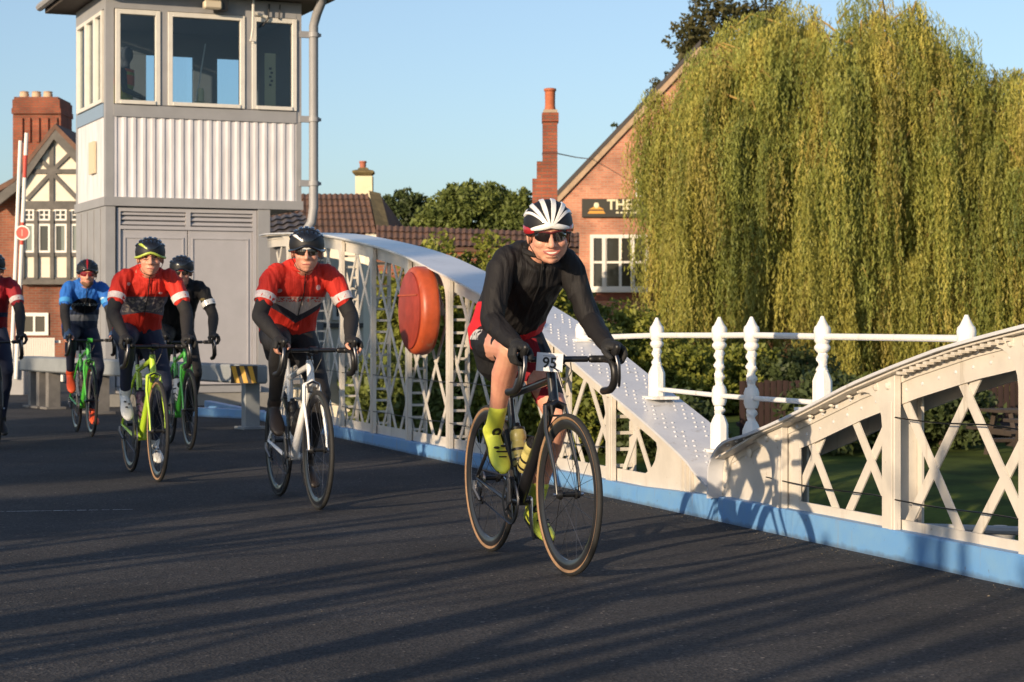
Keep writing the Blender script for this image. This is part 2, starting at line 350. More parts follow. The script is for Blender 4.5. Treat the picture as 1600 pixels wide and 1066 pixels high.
# grass blades on the lawn
def tufts():
    n = 26000; rs = np.random.RandomState(5)
    s = rs.uniform(-22, 14, n); nn = rs.uniform(8.8, 24, n)
    base = np.array([list(T(a, b_, 0)) for a, b_ in zip(s, nn)]); base[:, 2] = np.interp(nn, [8.2, 9, 10, 12, 40], [-1.9, -1.5, -1.12, -1.02, -.97])-.03
    h = rs.uniform(.05, .14, n); a = rs.uniform(0, 2*PI, n); w_ = .012
    d = np.stack([np.cos(a), np.sin(a), 0*a], 1); lean = rs.uniform(-.06, .06, (n, 3)); lean[:, 2] = 0
    V = np.stack([base-d*w_, base+d*w_, base+lean+np.stack([0*h, 0*h, h], 1)], 1).reshape(-1, 3)
    o = raw_mesh('lawn_grass', V, np.arange(3*n).reshape(-1, 3), mat('grass_blades', (.07, .12, .02), .7, var=.4, vs_=2))
    tag(o, 'short green grass growing on the lawn beyond the bridge', 'grass', kind='stuff')
tufts()
# faint worn white line on the left of the road
mb = MB(); a = P(-30, 801, 3360/293); b_ = P(208, 797, 3360/289)
for k in range(13):
    j_ = random.random(); q0 = a.lerp(b_, (k+.3*j_)/13); q1 = a.lerp(b_, (k+.98)/13); wv = .008+.010*random.random()
    mb.add([(q0.x, q0.y-wv, .004), (q1.x, q1.y-wv, .004), (q1.x, q1.y+wv*.6, .004), (q0.x, q0.y+wv, .004)], [(0, 1, 2, 3)])
o = mb.build('painted_line', mat('worn_paint', (.42, .42, .42), .8, var=.4, vs_=30), smooth=False); o['kind'] = 'structure'
# grit and crumbs by the kerb
def grit():
    rs = np.random.RandomState(3); n = 1500; V = []; Fq = []
    for i in range(n):
        if i < 900: s = rs.uniform(-2, 11); d = -abs(rs.normal(0, .10))-.012
        else: s = rs.uniform(-8, 8); d = rs.uniform(-5, -.1)
        c = np.array(T(s, d, 0)); r = rs.uniform(.002, .008) if i < 900 else rs.uniform(.002, .005)
        P8 = rs.normal(0, 1, (4, 3)); P8 /= np.linalg.norm(P8, axis=1)[:, None]; o_ = len(V)*1
        q = c+P8*r; q[:, 2] = np.maximum(q[:, 2], .001); V.append(q); k = 4*i
        Fq += [(k, k+1, k+2), (k, k+2, k+3), (k, k+3, k+1), (k+1, k+3, k+2)]
    o = raw_mesh('grit', np.concatenate(V), np.array(Fq), mat('grit', (.20, .17, .13), .9, var=.6, vs_=60)); tag(o, 'loose pale grit scattered along the blue kerb and over the asphalt', 'grit', kind='stuff')
grit()

# ------------------------------------------------------------------ kerb plates
kerb = thing('bridge_kerb', 'long blue painted steel kerb along the right edge of the road', 'kerb')
for i, (s0, s1) in enumerate([(-6, -.05), (-.05, 2.95), (3.0, 4.1), (4.1, 8.0), (8.0, 11.6), (11.6, 15.2), (15.2, 18.6)]):
    mb = MB(); g = .004; zt = .132 if s0 < 4 else .10
    zt2 = .132 if s1 < 4 else .10
    # folded plate: face with a small ledge, slightly dented
    k = 8; rs_ = []
    for j in range(k+1):
        s = s0+g+(s1-s0-2*g)*j/k; z = zt+(zt2-zt)*j/k; dn = .006*noise.noise(Vector((s*1.7, 4, 1)))
        rs_.append([T(s, dn, -.02), T(s, dn-.002, z*.6), T(s, dn, z-.006), T(s, dn+.006, z), T(s, .075, z), T(s, .075, -.02)])
    mb.rings(rs_); mb.build('kerb_plate', KERB, kerb)
# lip in front of the tower
ke = MB(); a = P(268, 647, 3360/141.); b_ = P(402, 656, 3360/147.5)
d_ = (b_-a); d_.z = 0; L_ = d_.length; d_.normalize(); nn_ = Vector((-d_.y, d_.x, 0))
ke.box(((a+b_)/2).xy.to_3d()+ZZ*.045+nn_*.06, (L_, .12, .11), (d_, nn_, ZZ))
ko = ke.build('abutment_kerb', KERB, bevel=.006); tag(ko, 'short blue kerb on the ground in front of the tower doors', 'kerb')

# ------------------------------------------------------------------ trusses
def interp(prof, s):
    return float(np.interp(s, [p[0] for p in prof], [p[1] for p in prof]))
def smooth_prof(pr, k=4):
    out = []
    P_ = [Vector((a, b, 0)) for a, b in pr]
    for i in range(len(P_)-1):
        p0 = P_[max(i-1, 0)]; p1 = P_[i]; p2 = P_[i+1]; p3 = P_[min(i+2, len(P_)-1)]
        for j in range(k):
            t_ = j/k
            q = .5*((2*p1)+(p2-p0)*t_+(2*p0-5*p1+4*p2-p3)*t_**2+(3*p1-p0-3*p2+p3)*t_**3); out.append((q.x, q.y))
    out.append(pr[-1]); return out
def rivets(mb, pts, nrm, r=.012):
    """flat domes"""
    nrm = Vector(nrm); x = nrm.orthogonal().normalized(); y = nrm.cross(x)
    for p in pts:
        p = Vector(p); 
        rr = [[p+nrm*h+(x*math.cos(q)+y*math.sin(q))*(r*f) for q in [2*PI*k/7 for k in range(7)]] for h, f in ((-.002, 1), (r*.45, .8), (r*.7, .35))]
        mb.rings(rr)
def truss(name, label, prof, end_s, solid, posts, TT, s_lat, left=True, detail=True, group=None, rung=False):
    """prof: top edge (s,z) of the near side of the chord plate; TT maps (s,n,z)"""
    root = thing(name, label, 'bridge truss', (0, 0, 0), 0, group)
    pr = smooth_prof(prof); z0 = .10
    W0, W1 = -.04, .36; nw = .06
    # top chord plate(s), swept along the profile
    def sweep(mb, off0, off1, n0, n1, sa=None, sb=None):
        rs_ = []
        for i, (s, z) in enumerate(pr):
            if sa is not None and s < sa: continue
            if sb is not None and s > sb: continue
            a = pr[max(i-1, 0)]; b = pr[min(i+1, len(pr)-1)]; t_ = Vector((b[0]-a[0], b[1]-a[1])).normalized(); q = Vector((-t_.y, t_.x))
            if q.y < 0 and abs(t_.x) > .05: q = -q
            if abs(t_.x) <= .05: q = Vector((1 if (left is False) else -1, 0))
            rs_.append([TT(s+q.x*off0, n0, z+q.y*off0), TT(s+q.x*off0, n1, z+q.y*off0), TT(s+q.x*off1, n1, z+q.y*off1), TT(s+q.x*off1, n0, z+q.y*off1)])
        mb.rings(rs_)
    m_ = MB(); sweep(m_, 0, -.014, W0, W1); m_.build('top_chord', TRUSS_TOP, root, ang=.5)
    # chord web and angle leg
    ch = .125 if left else .14
    main = [p for p in pr if (p[0] >= end_s if left else p[0] <= end_s)]
    def strip(mb, f0, f1, n0, n1, s0, s1, k=24):
        rs_ = []
        for i in range(k+1):
            s = s0+(s1-s0)*i/k; rs_.append([TT(s, n0, f0(s)), TT(s, n1, f0(s)), TT(s, n1, f1(s)), TT(s, n0, f1(s))])
        mb.rings(rs_)
    top = lambda s: interp(main if left else sorted(main), s)-.016
    lo = min(p[0] for p in main); hi = max(p[0] for p in main)
    for nn in (nw, .27):
        m_ = MB(); strip(m_, top, lambda s: top(s)-ch, nn, nn+.012, lo, hi); m_.build('chord_web', TRUSS, root)
    m_ = MB(); strip(m_, top, lambda s: top(s)-.045, nw-.009, nw, lo, hi); strip(m_, top, lambda s: top(s)-.009, W0+.02, nw-.009, lo, hi); m_.build('chord_angle', TRUSS, root)
    m_ = MB(); strip(m_, lambda s: z0+.075, lambda s: z0, nw-.002, nw+.010, lo, hi, 4); m_.build('bottom_chord', TRUSS, root)
    # rivets
    def P3(s, n, off=0):
        return TT(s, n, interp(sorted(pr), s)+off)
    m_ = MB(); sa, sb = (lo, hi)
    up = Vector((0, 0, 1))
    if detail:
        step = .075 if left else .105; s = sa+.06; k = 0
        while s < min(sb, 6.3):
            sl = (interp(sorted(pr), s+.02)-interp(sorted(pr), s-.02))/.04
            nu = (ZZ-U*sl).normalized()
            if left:
                for nn in ((.05, .10) if k % 2 else (.075, .125)): rivets(m_, [P3(s, nn, .001)], nu, .0088)
                for nn in ((.24, .29) if k % 2 else (.265, .315)): rivets(m_, [P3(s, nn, .001)], nu, .0088)
            else:
                rivets(m_, [P3(s, nn, -.016) for nn in (.0, )], -nu, .013)
                rivets(m_, [P3(s, nn, .001) for nn in (.1, .26)], nu, .0105)
            s += step; k += 1
        s = sa+.05; k = 0
        nv = -N
        while s < min(sb, 9):
            rivets(m_, [TT(s, nw-.009, top(s)-.024)], nv, .012 if not left else .009)
            if not left and k % 1 == 0: rivets(m_, [TT(s+.05, nw, top(s+.05)-.085)], nv, .009)
            s += .14 if not left else .16; k += 1
        o = m_.build('rivet', TRUSS_TOP, root); o['kind'] = 'stuff'
    # posts: front plate flaring into a bracket under the chord, rear plate, webs or lacing
    for sp in posts:
        m_ = MB(); zt = top(sp)-.002; hw = .048 if left else .058; nf = nw-.044
        A = [(sp-hw, z0)]; fl = .24; dp = .20
        out = [(sp-hw, z0), (sp-hw, top(sp-hw)-.004), (sp+hw, top(sp+hw)-.004)]
        for j in range(7):
            a = j/6*PI/2; s = sp+hw+fl*(1-math.sin(a)); zz_ = top(min(s, hi))-.004-dp*(1-math.cos(a)) if j else top(min(s, hi))-.004
            zz_ = min(zz_, top(min(s, hi))-.004)
            out.append((s, zz_ - (.02 if j == 0 else .02)))
        out.insert(3, (sp+hw+fl, top(min(sp+hw+fl, hi))-.004))
        out.append((sp+hw, z0))
        m_.prism([TT(s, nf, z) for s, z in out], N*.033)
        m_.prism([TT(sp-.040, nf-.006, z0+.01), TT(sp-.012, nf-.006, z0+.01), TT(sp-.012, nf-.006, top(sp)-.12), TT(sp-.040, nf-.006, top(sp)-.12)], N*.005)
        m_.build('post_plate', TRUSS, root, smooth=False, bevel=.002)
        m_ = MB()
        if rung:
            m_.prism([TT(sp-.045, .17, z0), TT(sp+.045, .17, z0), TT(sp+.045, .17, zt-.02), TT(sp-.045, .17, zt-.02)], N*.012)
            z = z0+.08
            while z < zt-.15:
                m_.prism([TT(sp-.02, nf+.014, z), TT(sp-.02, nf+.014, z+.02), TT(sp-.02, .168, z+.02), TT(sp-.02, .168, z)], U*.01); z += .10
        else:
            m_.prism([TT(sp-.005, nf+.013, z0), TT(sp-.005, nf+.013, zt-.03), TT(sp-.005, .16, zt-.03), TT(sp-.005, .16, z0)], U*.010)
            m_.prism([TT(sp-.045, .162, z0), TT(sp+.045, .162, z0), TT(sp+.045, .162, zt-.03), TT(sp-.045, .162, zt-.03)], N*.012)
        m_.build('post_web', TRUSS, root, smooth=False)
        if detail and sp < 6:
            m_ = MB(); rivets(m_, [TT(sp, nf-.001, top(sp)-.05), TT(sp+.11, nf-.001, top(sp+.11)-.035)], -N, .02); o = m_.build('rivet', TRUSS, root)
    # lattice bars
    sl = .87; sp_ = .568
    for sgn in (1, -1):
        c = s_lat[0]-6*sp_
        while c < s_lat[1]+6*sp_:
            # bar runs s = c + sgn*sl*(z-z0)
            zs = [z0+.03+.004*i for i in range(500)]
            ok = [z for z in zs if s_lat[0] < c+sgn*sl*(z-z0) < s_lat[1] and lo < c+sgn*sl*(z-z0) < hi and z < top(c+sgn*sl*(z-z0))-.03]
            c += sp_
            if len(ok) < 25: continue
            za, zb = ok[0], ok[-1]; cc = c-sp_
            pa = TT(cc+sgn*sl*(za-z0), 0, za); pb = TT(cc+sgn*sl*(zb-z0), 0, zb)
            for nn, w_ in ((nw+.013 if sgn > 0 else nw+.021, .044 if left else .055),):
                d = (pb-pa).normalized(); off = (TT(0, nn, 0)-TT(0, 0, 0))
                m_ = MB(); m_.box((pa+pb)/2+off, ((pb-pa).length, w_, .007), (d, d.cross(N).normalized(), N)); m_.build('lattice_bar', TRUSS, root, smooth=False)
    return root, top, nw, z0

profL = [(3.02, .19), (3.20, .262), (3.35, .327), (3.9, .494), (4.68, .708), (5.61, .966), (6.5, 1.17), (7.39, 1.344), (8.28, 1.49), (9.09, 1.621), (10.27, 1.76), (12.31, 1.939), (14.43, 2.03), (15.0, 2.035)]
profR = [(3.01, .12), (3.00, .27), (2.96, .342), (2.87, .409), (2.75, .450), (2.52, .492), (2.18, .571), (1.86, .654), (1.34, .794), (.73, .928), (.42, .983), (-.05, 1.053), (-1.2, 1.22), (-3, 1.42), (-6, 1.65), (-9, 1.75)]
tl, topL, nw, z0 = truss('bridge_truss', 'cream riveted lattice truss arching up from the middle to the tower behind the riders', profL, 3.02, None, [4.61, 5.75, 6.87, 8.03, 9.2, 10.35, 11.5, 12.65, 13.8], T, (4.0, 14.6), True, rung=True, group='lattice trusses along the roadside')
tr, topR, _, _ = truss('bridge_truss', 'cream riveted lattice truss rising to the right edge of the photo', profR, 2.95, None, [2.27, 1.13, .01, -1.12, -2.25], T, (-4, 2.17), False, group='lattice trusses along the roadside')
# end panels
def end_panel_left():
    sc0, zc, ra, rb = 4.42, .335, .49, .205
    mb = MB(); zz = lambda s: topL(s)-.02
    def seg(s0, s1, f0, f1, k=10):
        rs_ = []
        for i in range(k+1):
            s = s0+(s1-s0)*i/k; rs_.append([T(s, nw-.004, f0(s)), T(s, nw-.004, f1(s)), T(s, nw+.008, f1(s)), T(s, nw+.008, f0(s))])
        mb.rings(rs_)
    e = lambda s: rb*math.sqrt(max(0, 1-((s-sc0)/ra)**2))
    seg(3.06, sc0-ra, lambda s: z0, zz, 8)
    seg(sc0-ra, 4.56, lambda s: zc+(e(s) if s < sc0 else rb), zz, 20)
    seg(sc0-ra, 4.56, lambda s: z0, lambda s: zc-(e(s) if s < sc0 else rb), 20)
    mb.build('end_panel', TRUSS, tl, ang=.5)
    for s in (3.40, 3.47, 3.53):
        m = MB(); m.prism([T(s, nw-.022, z0), T(s+.022, nw-.022, z0), T(s+.022, nw-.022, topL(s)-.07), T(s, nw-.022, topL(s)-.07)], N*.017); m.build('stiffener', TRUSS, tl, smooth=False)
end_panel_left()
def end_panel_right():
    mb = MB(); rs_ = []
    out = [(2.10, z0)]+[(2.985, z0)]+[(s, z-.012) for s, z in smooth_prof(profR[1:6])]+[(s, topR(s)-.01) for s in (2.5, 2.4, 2.3, 2.2, 2.10)]
    out = [(min(s, 2.985), z) for s, z in out]
    mb.prism([T(s, nw-.003, z) for s, z in out], N*.011); mb.build('end_panel', TRUSS, tr, smooth=False)
    m = MB()     # angle along the curved nose
    c = [(2.965, .13), (2.955, .25), (2.92, .325), (2.85, .385), (2.74, .425), (2.52, .462), (2.36, .50)]
    c = smooth_prof(c, 3)
    rs_ = []
    for i, (s, z) in enumerate(c):
        a = c[max(i-1, 0)]; b = c[min(i+1, len(c)-1)]; tt = Vector((b[0]-a[0], b[1]-a[1])).normalized(); q = Vector((-tt.y, tt.x))*.030
        rs_.append([T(s-q.x, nw-.003, z-q.y), T(s-q.x, nw-.016, z-q.y), T(s+q.x, nw-.016, z+q.y), T(s+q.x, nw-.003, z+q.y)])
    m.rings(rs_); m.build('nose_angle', TRUSS, tr)
    m = MB(); rivets(m, [T(s, nw-.016, z) for s, z in ((2.955, .19), (2.945, .28), (2.88, .36), (2.76, .415))], -N, .016); m.build('rivet', TRUSS, tr)
    m = MB(); m.ell(T(2.66, nw-.012, .385), (.028, .012, .028), AX, 6); m.build('bolt', TRUSS, tr)
end_panel_right()
# big rivets on the underside of the right chord plate and batten plates
m = MB()
for s in (1.92, 1.80, 1.70, 1.52, 1.40, .98, .86, .66, .54, .40, .28):
    rivets(m, [T(s, .028, topR(s)-.014)], (ZZ*-1-N*.4).normalized(), .017)
m.build('rivet', TRUSS, tr)
m = MB()
for k in range(16):
    s = .12+.058*k
    m.box(T(s, .012, topR(s)-.020), (.03, .05, .014), AX)
m.build('packing_plate', TRUSS, tr, smooth=False)

# wires strung along the trusses
wire = mat('wire', (.05, .05, .05), .4, metal=1)
for zw, s0, s1, lab in ((.64, -3.0, 1.16, 'upper thin dark wire strung across the right truss'), (.275, -3.0, 2.4, 'lower thin dark wire strung across the right truss'), (.30, 4.6, 13.5, 'lower thin dark wire strung across the left truss'), (.62, 6.0, 13.5, 'upper thin dark wire strung across the left truss')):
    mb = MB(); n_ = 24
    mb.tube([T(s0+(s1-s0)*i/n_, .020, zw-.012*math.sin(PI*((i*5/n_) % 1))) for i in range(n_+1)], .0035, 5)
    tag(mb.build('wire', wire), lab, 'wire')

# ------------------------------------------------------------------ white railing standing on the chords
rail = thing('white_railing', 'bright white iron railing with twisted posts and pointed finials standing on the trusses', 'railing')
def rail_post(s, n, zb, mid=None, short=False):
    p = thing('railing_post', None, None); p.parent = rail; m = MB(); c = T(s, n, 0)
    zr = .99
    m.lathe(c, [(.008, zr+.105), (.017, zr+.085), (.030, zr+.060), (.040, zr+.050), (.044, zr+.032), (.041, zr-.02), (.031, zr-.035), (.041, zr-.048), (.041, zr-.060), (.026, zr-.078)][::-1], 'z', 12, closed=False)
    zt = zr-.075; zs = zb+.20
    # rope-twist shaft
    def shaft(z1, z2):
        k = max(10, int((z2-z1)/.012)); rs_ = []
        for i in range(k+1):
            z = z1+(z2-z1)*i/k; bul = .025+.005*math.sin(2*PI*z/.062)
            rs_.append([c+Vector((math.cos(q)*(bul+.005*math.sin(3*(q+z*45))), math.sin(q)*(bul+.005*math.sin(3*(q+z*45))), z)) for q in [2*PI*j/14 for j in range(14)]])
        m.rings(rs_)
    if mid:
        shaft(mid+.05, zt); m.lathe(c, [(.033, mid-.055), (.042, mid-.03), (.042, mid+.03), (.033, mid+.055)], 'z', 12, closed=False); shaft(zs-.02, mid-.05)
    elif not short: shaft(zs-.02, zt)
    m.build('post_shaft', RAILW, p)
    m = MB(); m.lathe(c, [(.05, zb), (.05, zr-.09), (.026, zr-.07)] if short else [(.050, zb-.03), (.050, zb+.150), (.038, zb+.18), (.028, zb+.20)], 'z', 8, closed=False); m.build('post_base', RAILW, p, ang=.4)
    m = MB(); m.box(c+ZZ*(zb+.004), (.24 if short else .30, .17, .018), AX); m.build('foot_plate', RAILW, p, smooth=False, bevel=.003)
for a in ((5.62, .22, .945, None, True), (4.33, .22, .61, None), (3.42, .22, .345, .655), (3.0, .22, .33, .655), (2.17, .22, .62, None), (.80, .22, .905, None, True)):
    rail_post(*a)
def bar(n_, pts, r=.017):
    m = MB(); m.tube(pts, r, 10); m.build(n_, RAILW, rail)
bar('top_rail', [T(5.62, .22, .965), T(4.33, .22, .988), T(3.42, .22, .992), T(3.0, .22, .995)]); bar('top_rail', [T(3.0, .22, .995), T(2.17, .22, .992), T(.80, .22, .99)])
bar('lower_rail', [T(4.33, .22, .665), T(3.42, .22, .655)], .014); bar('lower_rail', [T(3.42, .22, .655), T(3.0, .22, .655)], .014); bar('lower_rail', [T(3.0, .22, .655), T(1.95, .22, .66)], .014)

# ------------------------------------------------------------------ lifebuoy housing
lb = thing('lifebuoy_housing', 'round red-orange lifebuoy housing mounted on the lattice truss', 'lifebuoy housing')
REDP = mat('buoy_red', (.42, .075, .025), .42, var=.22, vs_=9, bump=.1, bs=12); REDD = mat('buoy_lid', (.30, .04, .022), .5, var=.3, vs_=7, bump=.15, bs=12); weather(REDP, (.40, .16, .10), .68, 20); weather(REDD, (.30, .10, .06), .68, 20)
cb = T(8.50, 0, 1.165); axs = (U, ZZ, -N)
m = MB(); m.lathe(cb, [(.18, .00), (.335, .00), (.346, .012), (.35, .03), (.35, .105), (.338, .135), (.31, .148), (.18, .15)], axs, 40, closed=False); m.build('housing', REDP, lb, ang=.9)
m = MB(); m.lathe(cb, [(.05, .13), (.305, .146), (.305, .162), (.285, .170), (.05, .174)], axs, 40, closed=False); m.build('lid', REDD, lb, ang=.6)
m = MB(); m.box(cb-N*.173+ZZ*.12, (.54, .012, .012), (U, N, ZZ)); m.build('lid_seam', REDP, lb, smooth=False)
m = MB(); m.box(cb+N*.03, (.5, .05, .08), (U, N, ZZ)); m.build('mount', STEELD, lb, smooth=False)

# ------------------------------------------------------------------ grey guard beam with hazard plate
gb = thing('guard_beam', 'grey steel guard beam on short legs with yellow and black hazard plate at its end', 'guard beam')
GB = mat('guard_grey', (.26, .28, .29), .55, var=.15, vs_=4, bump=.1, bs=30); LEGM = mat('guard_leg', (.17, .16, .15), .7, var=.3, vs_=5)
A_ = Vector((-2.54, 20.5, 0)); B_ = Vector((-6.25, 26.4, 0)); dd = (B_-A_).normalized(); dn = Vector((dd.y, -dd.x, 0))
Lg = (B_-A_).length
m = MB(); m.box((A_+B_)/2+ZZ*.555, (Lg, .22, .19), (dd, dn, ZZ)); m.build('beam', GB, gb, bevel=.02)
for q, mm in ((.18, GB), (Lg*.62, LEGM), (Lg*.66, LEGM), (Lg*.86, LEGM), (Lg*.91, LEGM), (Lg*.955, LEGM)):
    m = MB(); c = A_+dd*q; m.box(c+ZZ*.235, (.10, .16, .46), (dd, dn, ZZ)); m.box(c+ZZ*.015, (.24, .26, .03), (dd, dn, ZZ)); m.build('leg', mm, gb, smooth=False, bevel=.004)
yl = mat('hazard_yellow', (.62, .33, .02), .5); bkk = mat('hazard_black', (.02, .016, .014), .6)
fx = Vector((dn.x*0+dd.y*0, 0, 0))
# plate faces the camera at the beam's end
pc = P(381.5, 585.5, 20.3); ex_ = Vector((1, -.25, 0)).normalized(); en = Vector((-.25, -1, 0)).normalized()
m = MB(); m.box(pc, (.275, .02, .175), (ex_, en, ZZ)); hp = m.build('hazard_plate', bkk, gb, smooth=False)
for k in range(3):
    x0 = -.135+.088*k
    q = [(x0, .083), (x0+.048, .083), (x0+.095, -.083), (x0+.047, -.083)]
    q = [(min(a, .134), b) for a, b in q]
    m = MB(); m.prism([pc+ex_*a+ZZ*b+en*.011 for a, b in q], en*.003); o = m.build('stripe', yl, hp, smooth=False)
# ------------------------------------------------------------------ control tower
tw = thing('control_tower', 'grey and white bridge control cabin with corrugated cladding and large windows', 'control tower')
A0 = Vector((-5.219, 26.3, 0)); EX = Vector((math.cos(R(23)), math.sin(R(23)), 0)); EY = Vector((-math.sin(R(23)), math.cos(R(23)), 0)); TX = (EX, EY, ZZ)
def ta(px, off=0):
    t_ = (px-CX)/F; b = A0+EY*off; return (b.y*t_-b.x)/(EX.x-EX.y*t_)
def tz(py, a=0): return CH+(HY-py)/F*(A0.y+EX.y*a)
def TW(a, d, z): return A0+EX*a+EY*d+ZZ*z
def tbox(name, m, a0, a1, d0, d1, z0_, z1_, parent=None, bev=0):
    mb = MB(); mb.box(TW((a0+a1)/2, (d0+d1)/2, (z0_+z1_)/2), (abs(a1-a0), abs(d1-d0), abs(z1_-z0_)), TX); return mb.build(name, m, parent or tw, smooth=False, bevel=bev)
aL = 0; aR = ta(471); aP = ta(178); aQ = ta(463); DP = 1.95
aLR = ta(422)
zs0 = tz(181); zs1 = tz(163); zc0 = 2.66; zc1 = zs0-.0; zf = 5.12; zt_ = 5.34
TGL = glass('tower_glass', (.86, .92, .95)); CLAD = mat('cladding_white', (.66, .64, .66), .5, var=.2, vs_=5, stretch=(1.6, 1.6, .25)); DOOR = mat('door_grey', (.40, .39, .41), .5, var=.07, vs_=3); INT = mat('interior_dark', (.13, .13, .14), .8)
# lower body
tbox('lower_wall', FRG, 0, aLR, .10, DP, -.1, 2.58)
tbox('plinth', mat('plinth_concrete', (.26, .25, .23), .85, var=.2, vs_=3), -.05, aLR+.05, -.08, .098, -.1, .16)
tbox('corner_post', FRG, 0, ta(180), 0, .098, .16, 2.58); tbox('corner_post', FRG, ta(403), aLR, 0, .098, .16, 2.58)
tbox('band', FRG, -.02, aR+.02, -.02, DP+.02, 2.585, 2.70)
# doors
d0, d1, dm = ta(183), ta(402), ta(295)
zt1 = tz(324, .1); zl = tz(355, .1); zb = .26
tbox('door_frame', DOOR, d0, d0+.05, .03, .085, zb, zt1); tbox('door_frame', DOOR, d1-.05, d1, .03, .085, zb, zt1); tbox('door_frame', DOOR, d0+.05, d1-.05, .03, .085, zt1-.045, zt1); tbox('door_frame', DOOR, d0+.05, d1-.05, .03, .085, zl-.02, zl+.025)
tbox('door_frame', DOOR, dm-.03, dm+.03, .03, .085, zl+.025, zt1-.045)
for a0, a1 in ((d0+.055, dm-.035), (dm+.035, d1-.055)):
    for k in range(3):
        z = zl+.035+k*.062
        mb = MB(); q = [TW(a0, .075, z), TW(a0, .045, z+.008), TW(a0, .045, z+.02), TW(a0, .075, z+.05)]; mb.prism(q, EX*(a1-a0)); mb.build('louvre', DOOR, tw, smooth=False)
for a0, a1 in ((d0+.055, dm-.006), (dm+.006, d1-.055)):
    dr = tbox('door', DOOR, a0, a1, .055, .09, zb+.01, zl-.025, bev=.003)
    for (b0, b1, z0_, z1_) in ((a0+.05, a0+.065, zb+.12, zl-.12), (a1-.065, a1-.05, zb+.12, zl-.12), (a0+.066, a1-.066, zl-.135, zl-.12), (a0+.066, a1-.066, zb+.12, zb+.135)):
        tbox('door_moulding', DOOR, b0, b1, .044, .054, z0_, z1_, dr)
tbox('door_step', FRG, d0-.02, d1+.02, -.10, .03, .17, .25)
# side (left) lower wall panel ribs
for k in range(4): tbox('cover_strip', FRG, -.012, -.002, .3+.42*k, .34+.42*k, .0, 2.56)
# corrugated cladding, front and left
def corr(name, o, dx, L, z0_, z1_, nrm, pitch=.125, amp=.013):
    V = []; Fq = []; k = int(L/pitch*10)
    prof_ = []
    for i in range(k+1):
        x = L*i/k; ph = (x/pitch) % 1; h = amp*(1 if ph < .30 else (1-(ph-.30)/.12) if ph < .42 else 0 if ph < .78 else (ph-.78)/.22); prof_.append((x, h))
    mb = MB()
    for x, h in prof_:
        p = o+dx*x+nrm*h; V += [p+ZZ*z0_, p+ZZ*z1_]
    mb.add(V, [(2*i, 2*i+2, 2*i+3, 2*i+1) for i in range(len(prof_)-1)])
    return mb.build(name, CLAD, tw, ang=.35)
corr('cladding_panel', TW(aP, .018, 0), EX, aQ-aP, zc0, zs0+.01, -EY)
corr('cladding_panel', TW(.012, .10, 0), EY, DP-.2, zc0, zs0+.01, -EX, amp=.008)
tbox('cladding_backing', INT, .03, aR-.03, .06, DP-.05, 2.71, zs0-.02)
tbox('corner_post', FRG, 0, aP, 0, .11, 2.702, zt_); tbox('corner_post', FRG, aQ, aR, 0, .11, 2.702, zt_); tbox('corner_post', FRG, 0, .10, DP-.11, DP, 2.702, zt_); tbox('corner_post', FRG, aR-.1, aR, DP-.11, DP, 2.702, zt_)
tbox('sill_band', FRG, aP+.001, aQ-.001, -.012, .10, zs0, zs1+.005); tbox('sill_band', mat('tower_blue_grey', (.22, .30, .40), .5), -.012, .10, .111, DP-.111, zs0, zs1+.02)
tbox('sill_band', FRG, .10, aR-.1, DP-.10, DP, zs0, 3.98); tbox('sill_band', FRG, aR-.10, aR, .111, DP-.111, zs0, 3.98)
tbox('cabin_floor', INT, .1, aR-.1, .1, DP-.1, zs0-.018, zs0+.03)
# head band and ceiling
hb = 5.13
tbox('head_band', FRG, aP+.001, aQ-.001, -.004, .10, hb, zt_); tbox('head_band', FRG, 0, .10, .111, DP-.111, hb, zt_); tbox('head_band', INT, .101, aR-.101, DP-.10, DP, 4.80, zt_); tbox('head_band', FRG, aR-.1, aR, .111, DP-.111, hb, zt_)
tbox('ceiling', INT, .1, aR-.1, .1, DP-.1, hb-.02, zt_)
# front windows
ROUGHW = FRW
def window(a0, a1, zb_, zh, d=0.0, fw=.062, face=None, blind=0):
    wn = tbox('window', ROUGHW, a0, a0+fw, d-.03, d+.07, zb_, zh, bev=.004)
    tbox('frame', ROUGHW, a1-fw, a1, d-.03, d+.07, zb_, zh, wn, .004); tbox('frame', ROUGHW, a0+fw, a1-fw, d-.03, d+.07, zh-fw, zh, wn, .004); tbox('frame', ROUGHW, a0+fw, a1-fw, d-.045, d+.07, zb_, zb_+fw*.8, wn, .004)
    tbox('pane', TGL, a0+fw, a1-fw, d+.02, d+.026, zb_+fw*.8, zh-fw, wn)
zwb = tz(163, .2)+.005
for p0, p1 in ((180, 250), (262, 382), (393, 463)):
    window(ta(p0), ta(p1), zwb, hb-.01)
tbox('mullion', FRG, ta(250)+.002, ta(262)-.002, -.01, .09, zwb, hb); tbox('mullion', FRG, ta(382)+.002, ta(393)-.002, -.01, .09, zwb, hb)
# left side window (two lights) and rear / right openings
def swin(d0_, d1_, z0_, z1_, x=0.0):
    fw = .05
    def sb(n, m, a, b, c, d, par=None): return tbox(n, m, x-.03, x+.06, a, b, c, d, par, .003)
    wn = sb('window', FRW, d0_, d0_+fw, z0_, z1_); sb('frame', FRW, d1_-fw, d1_, z0_, z1_, wn); sb('frame', FRW, d0_+fw, d1_-fw, z1_-fw, z1_, wn); sb('frame', FRW, d0_+fw, d1_-fw, z0_, z0_+fw, wn)
    tbox('pane', TGL, x+.01, x+.016, d0_+fw, d1_-fw, z0_+fw, z1_-fw, wn)
swin(.14, .60, zwb+.02, hb-.02); swin(.62, 1.16, zwb+.02, hb-.02); swin(1.18, 1.78, zwb+.02, hb-.02)
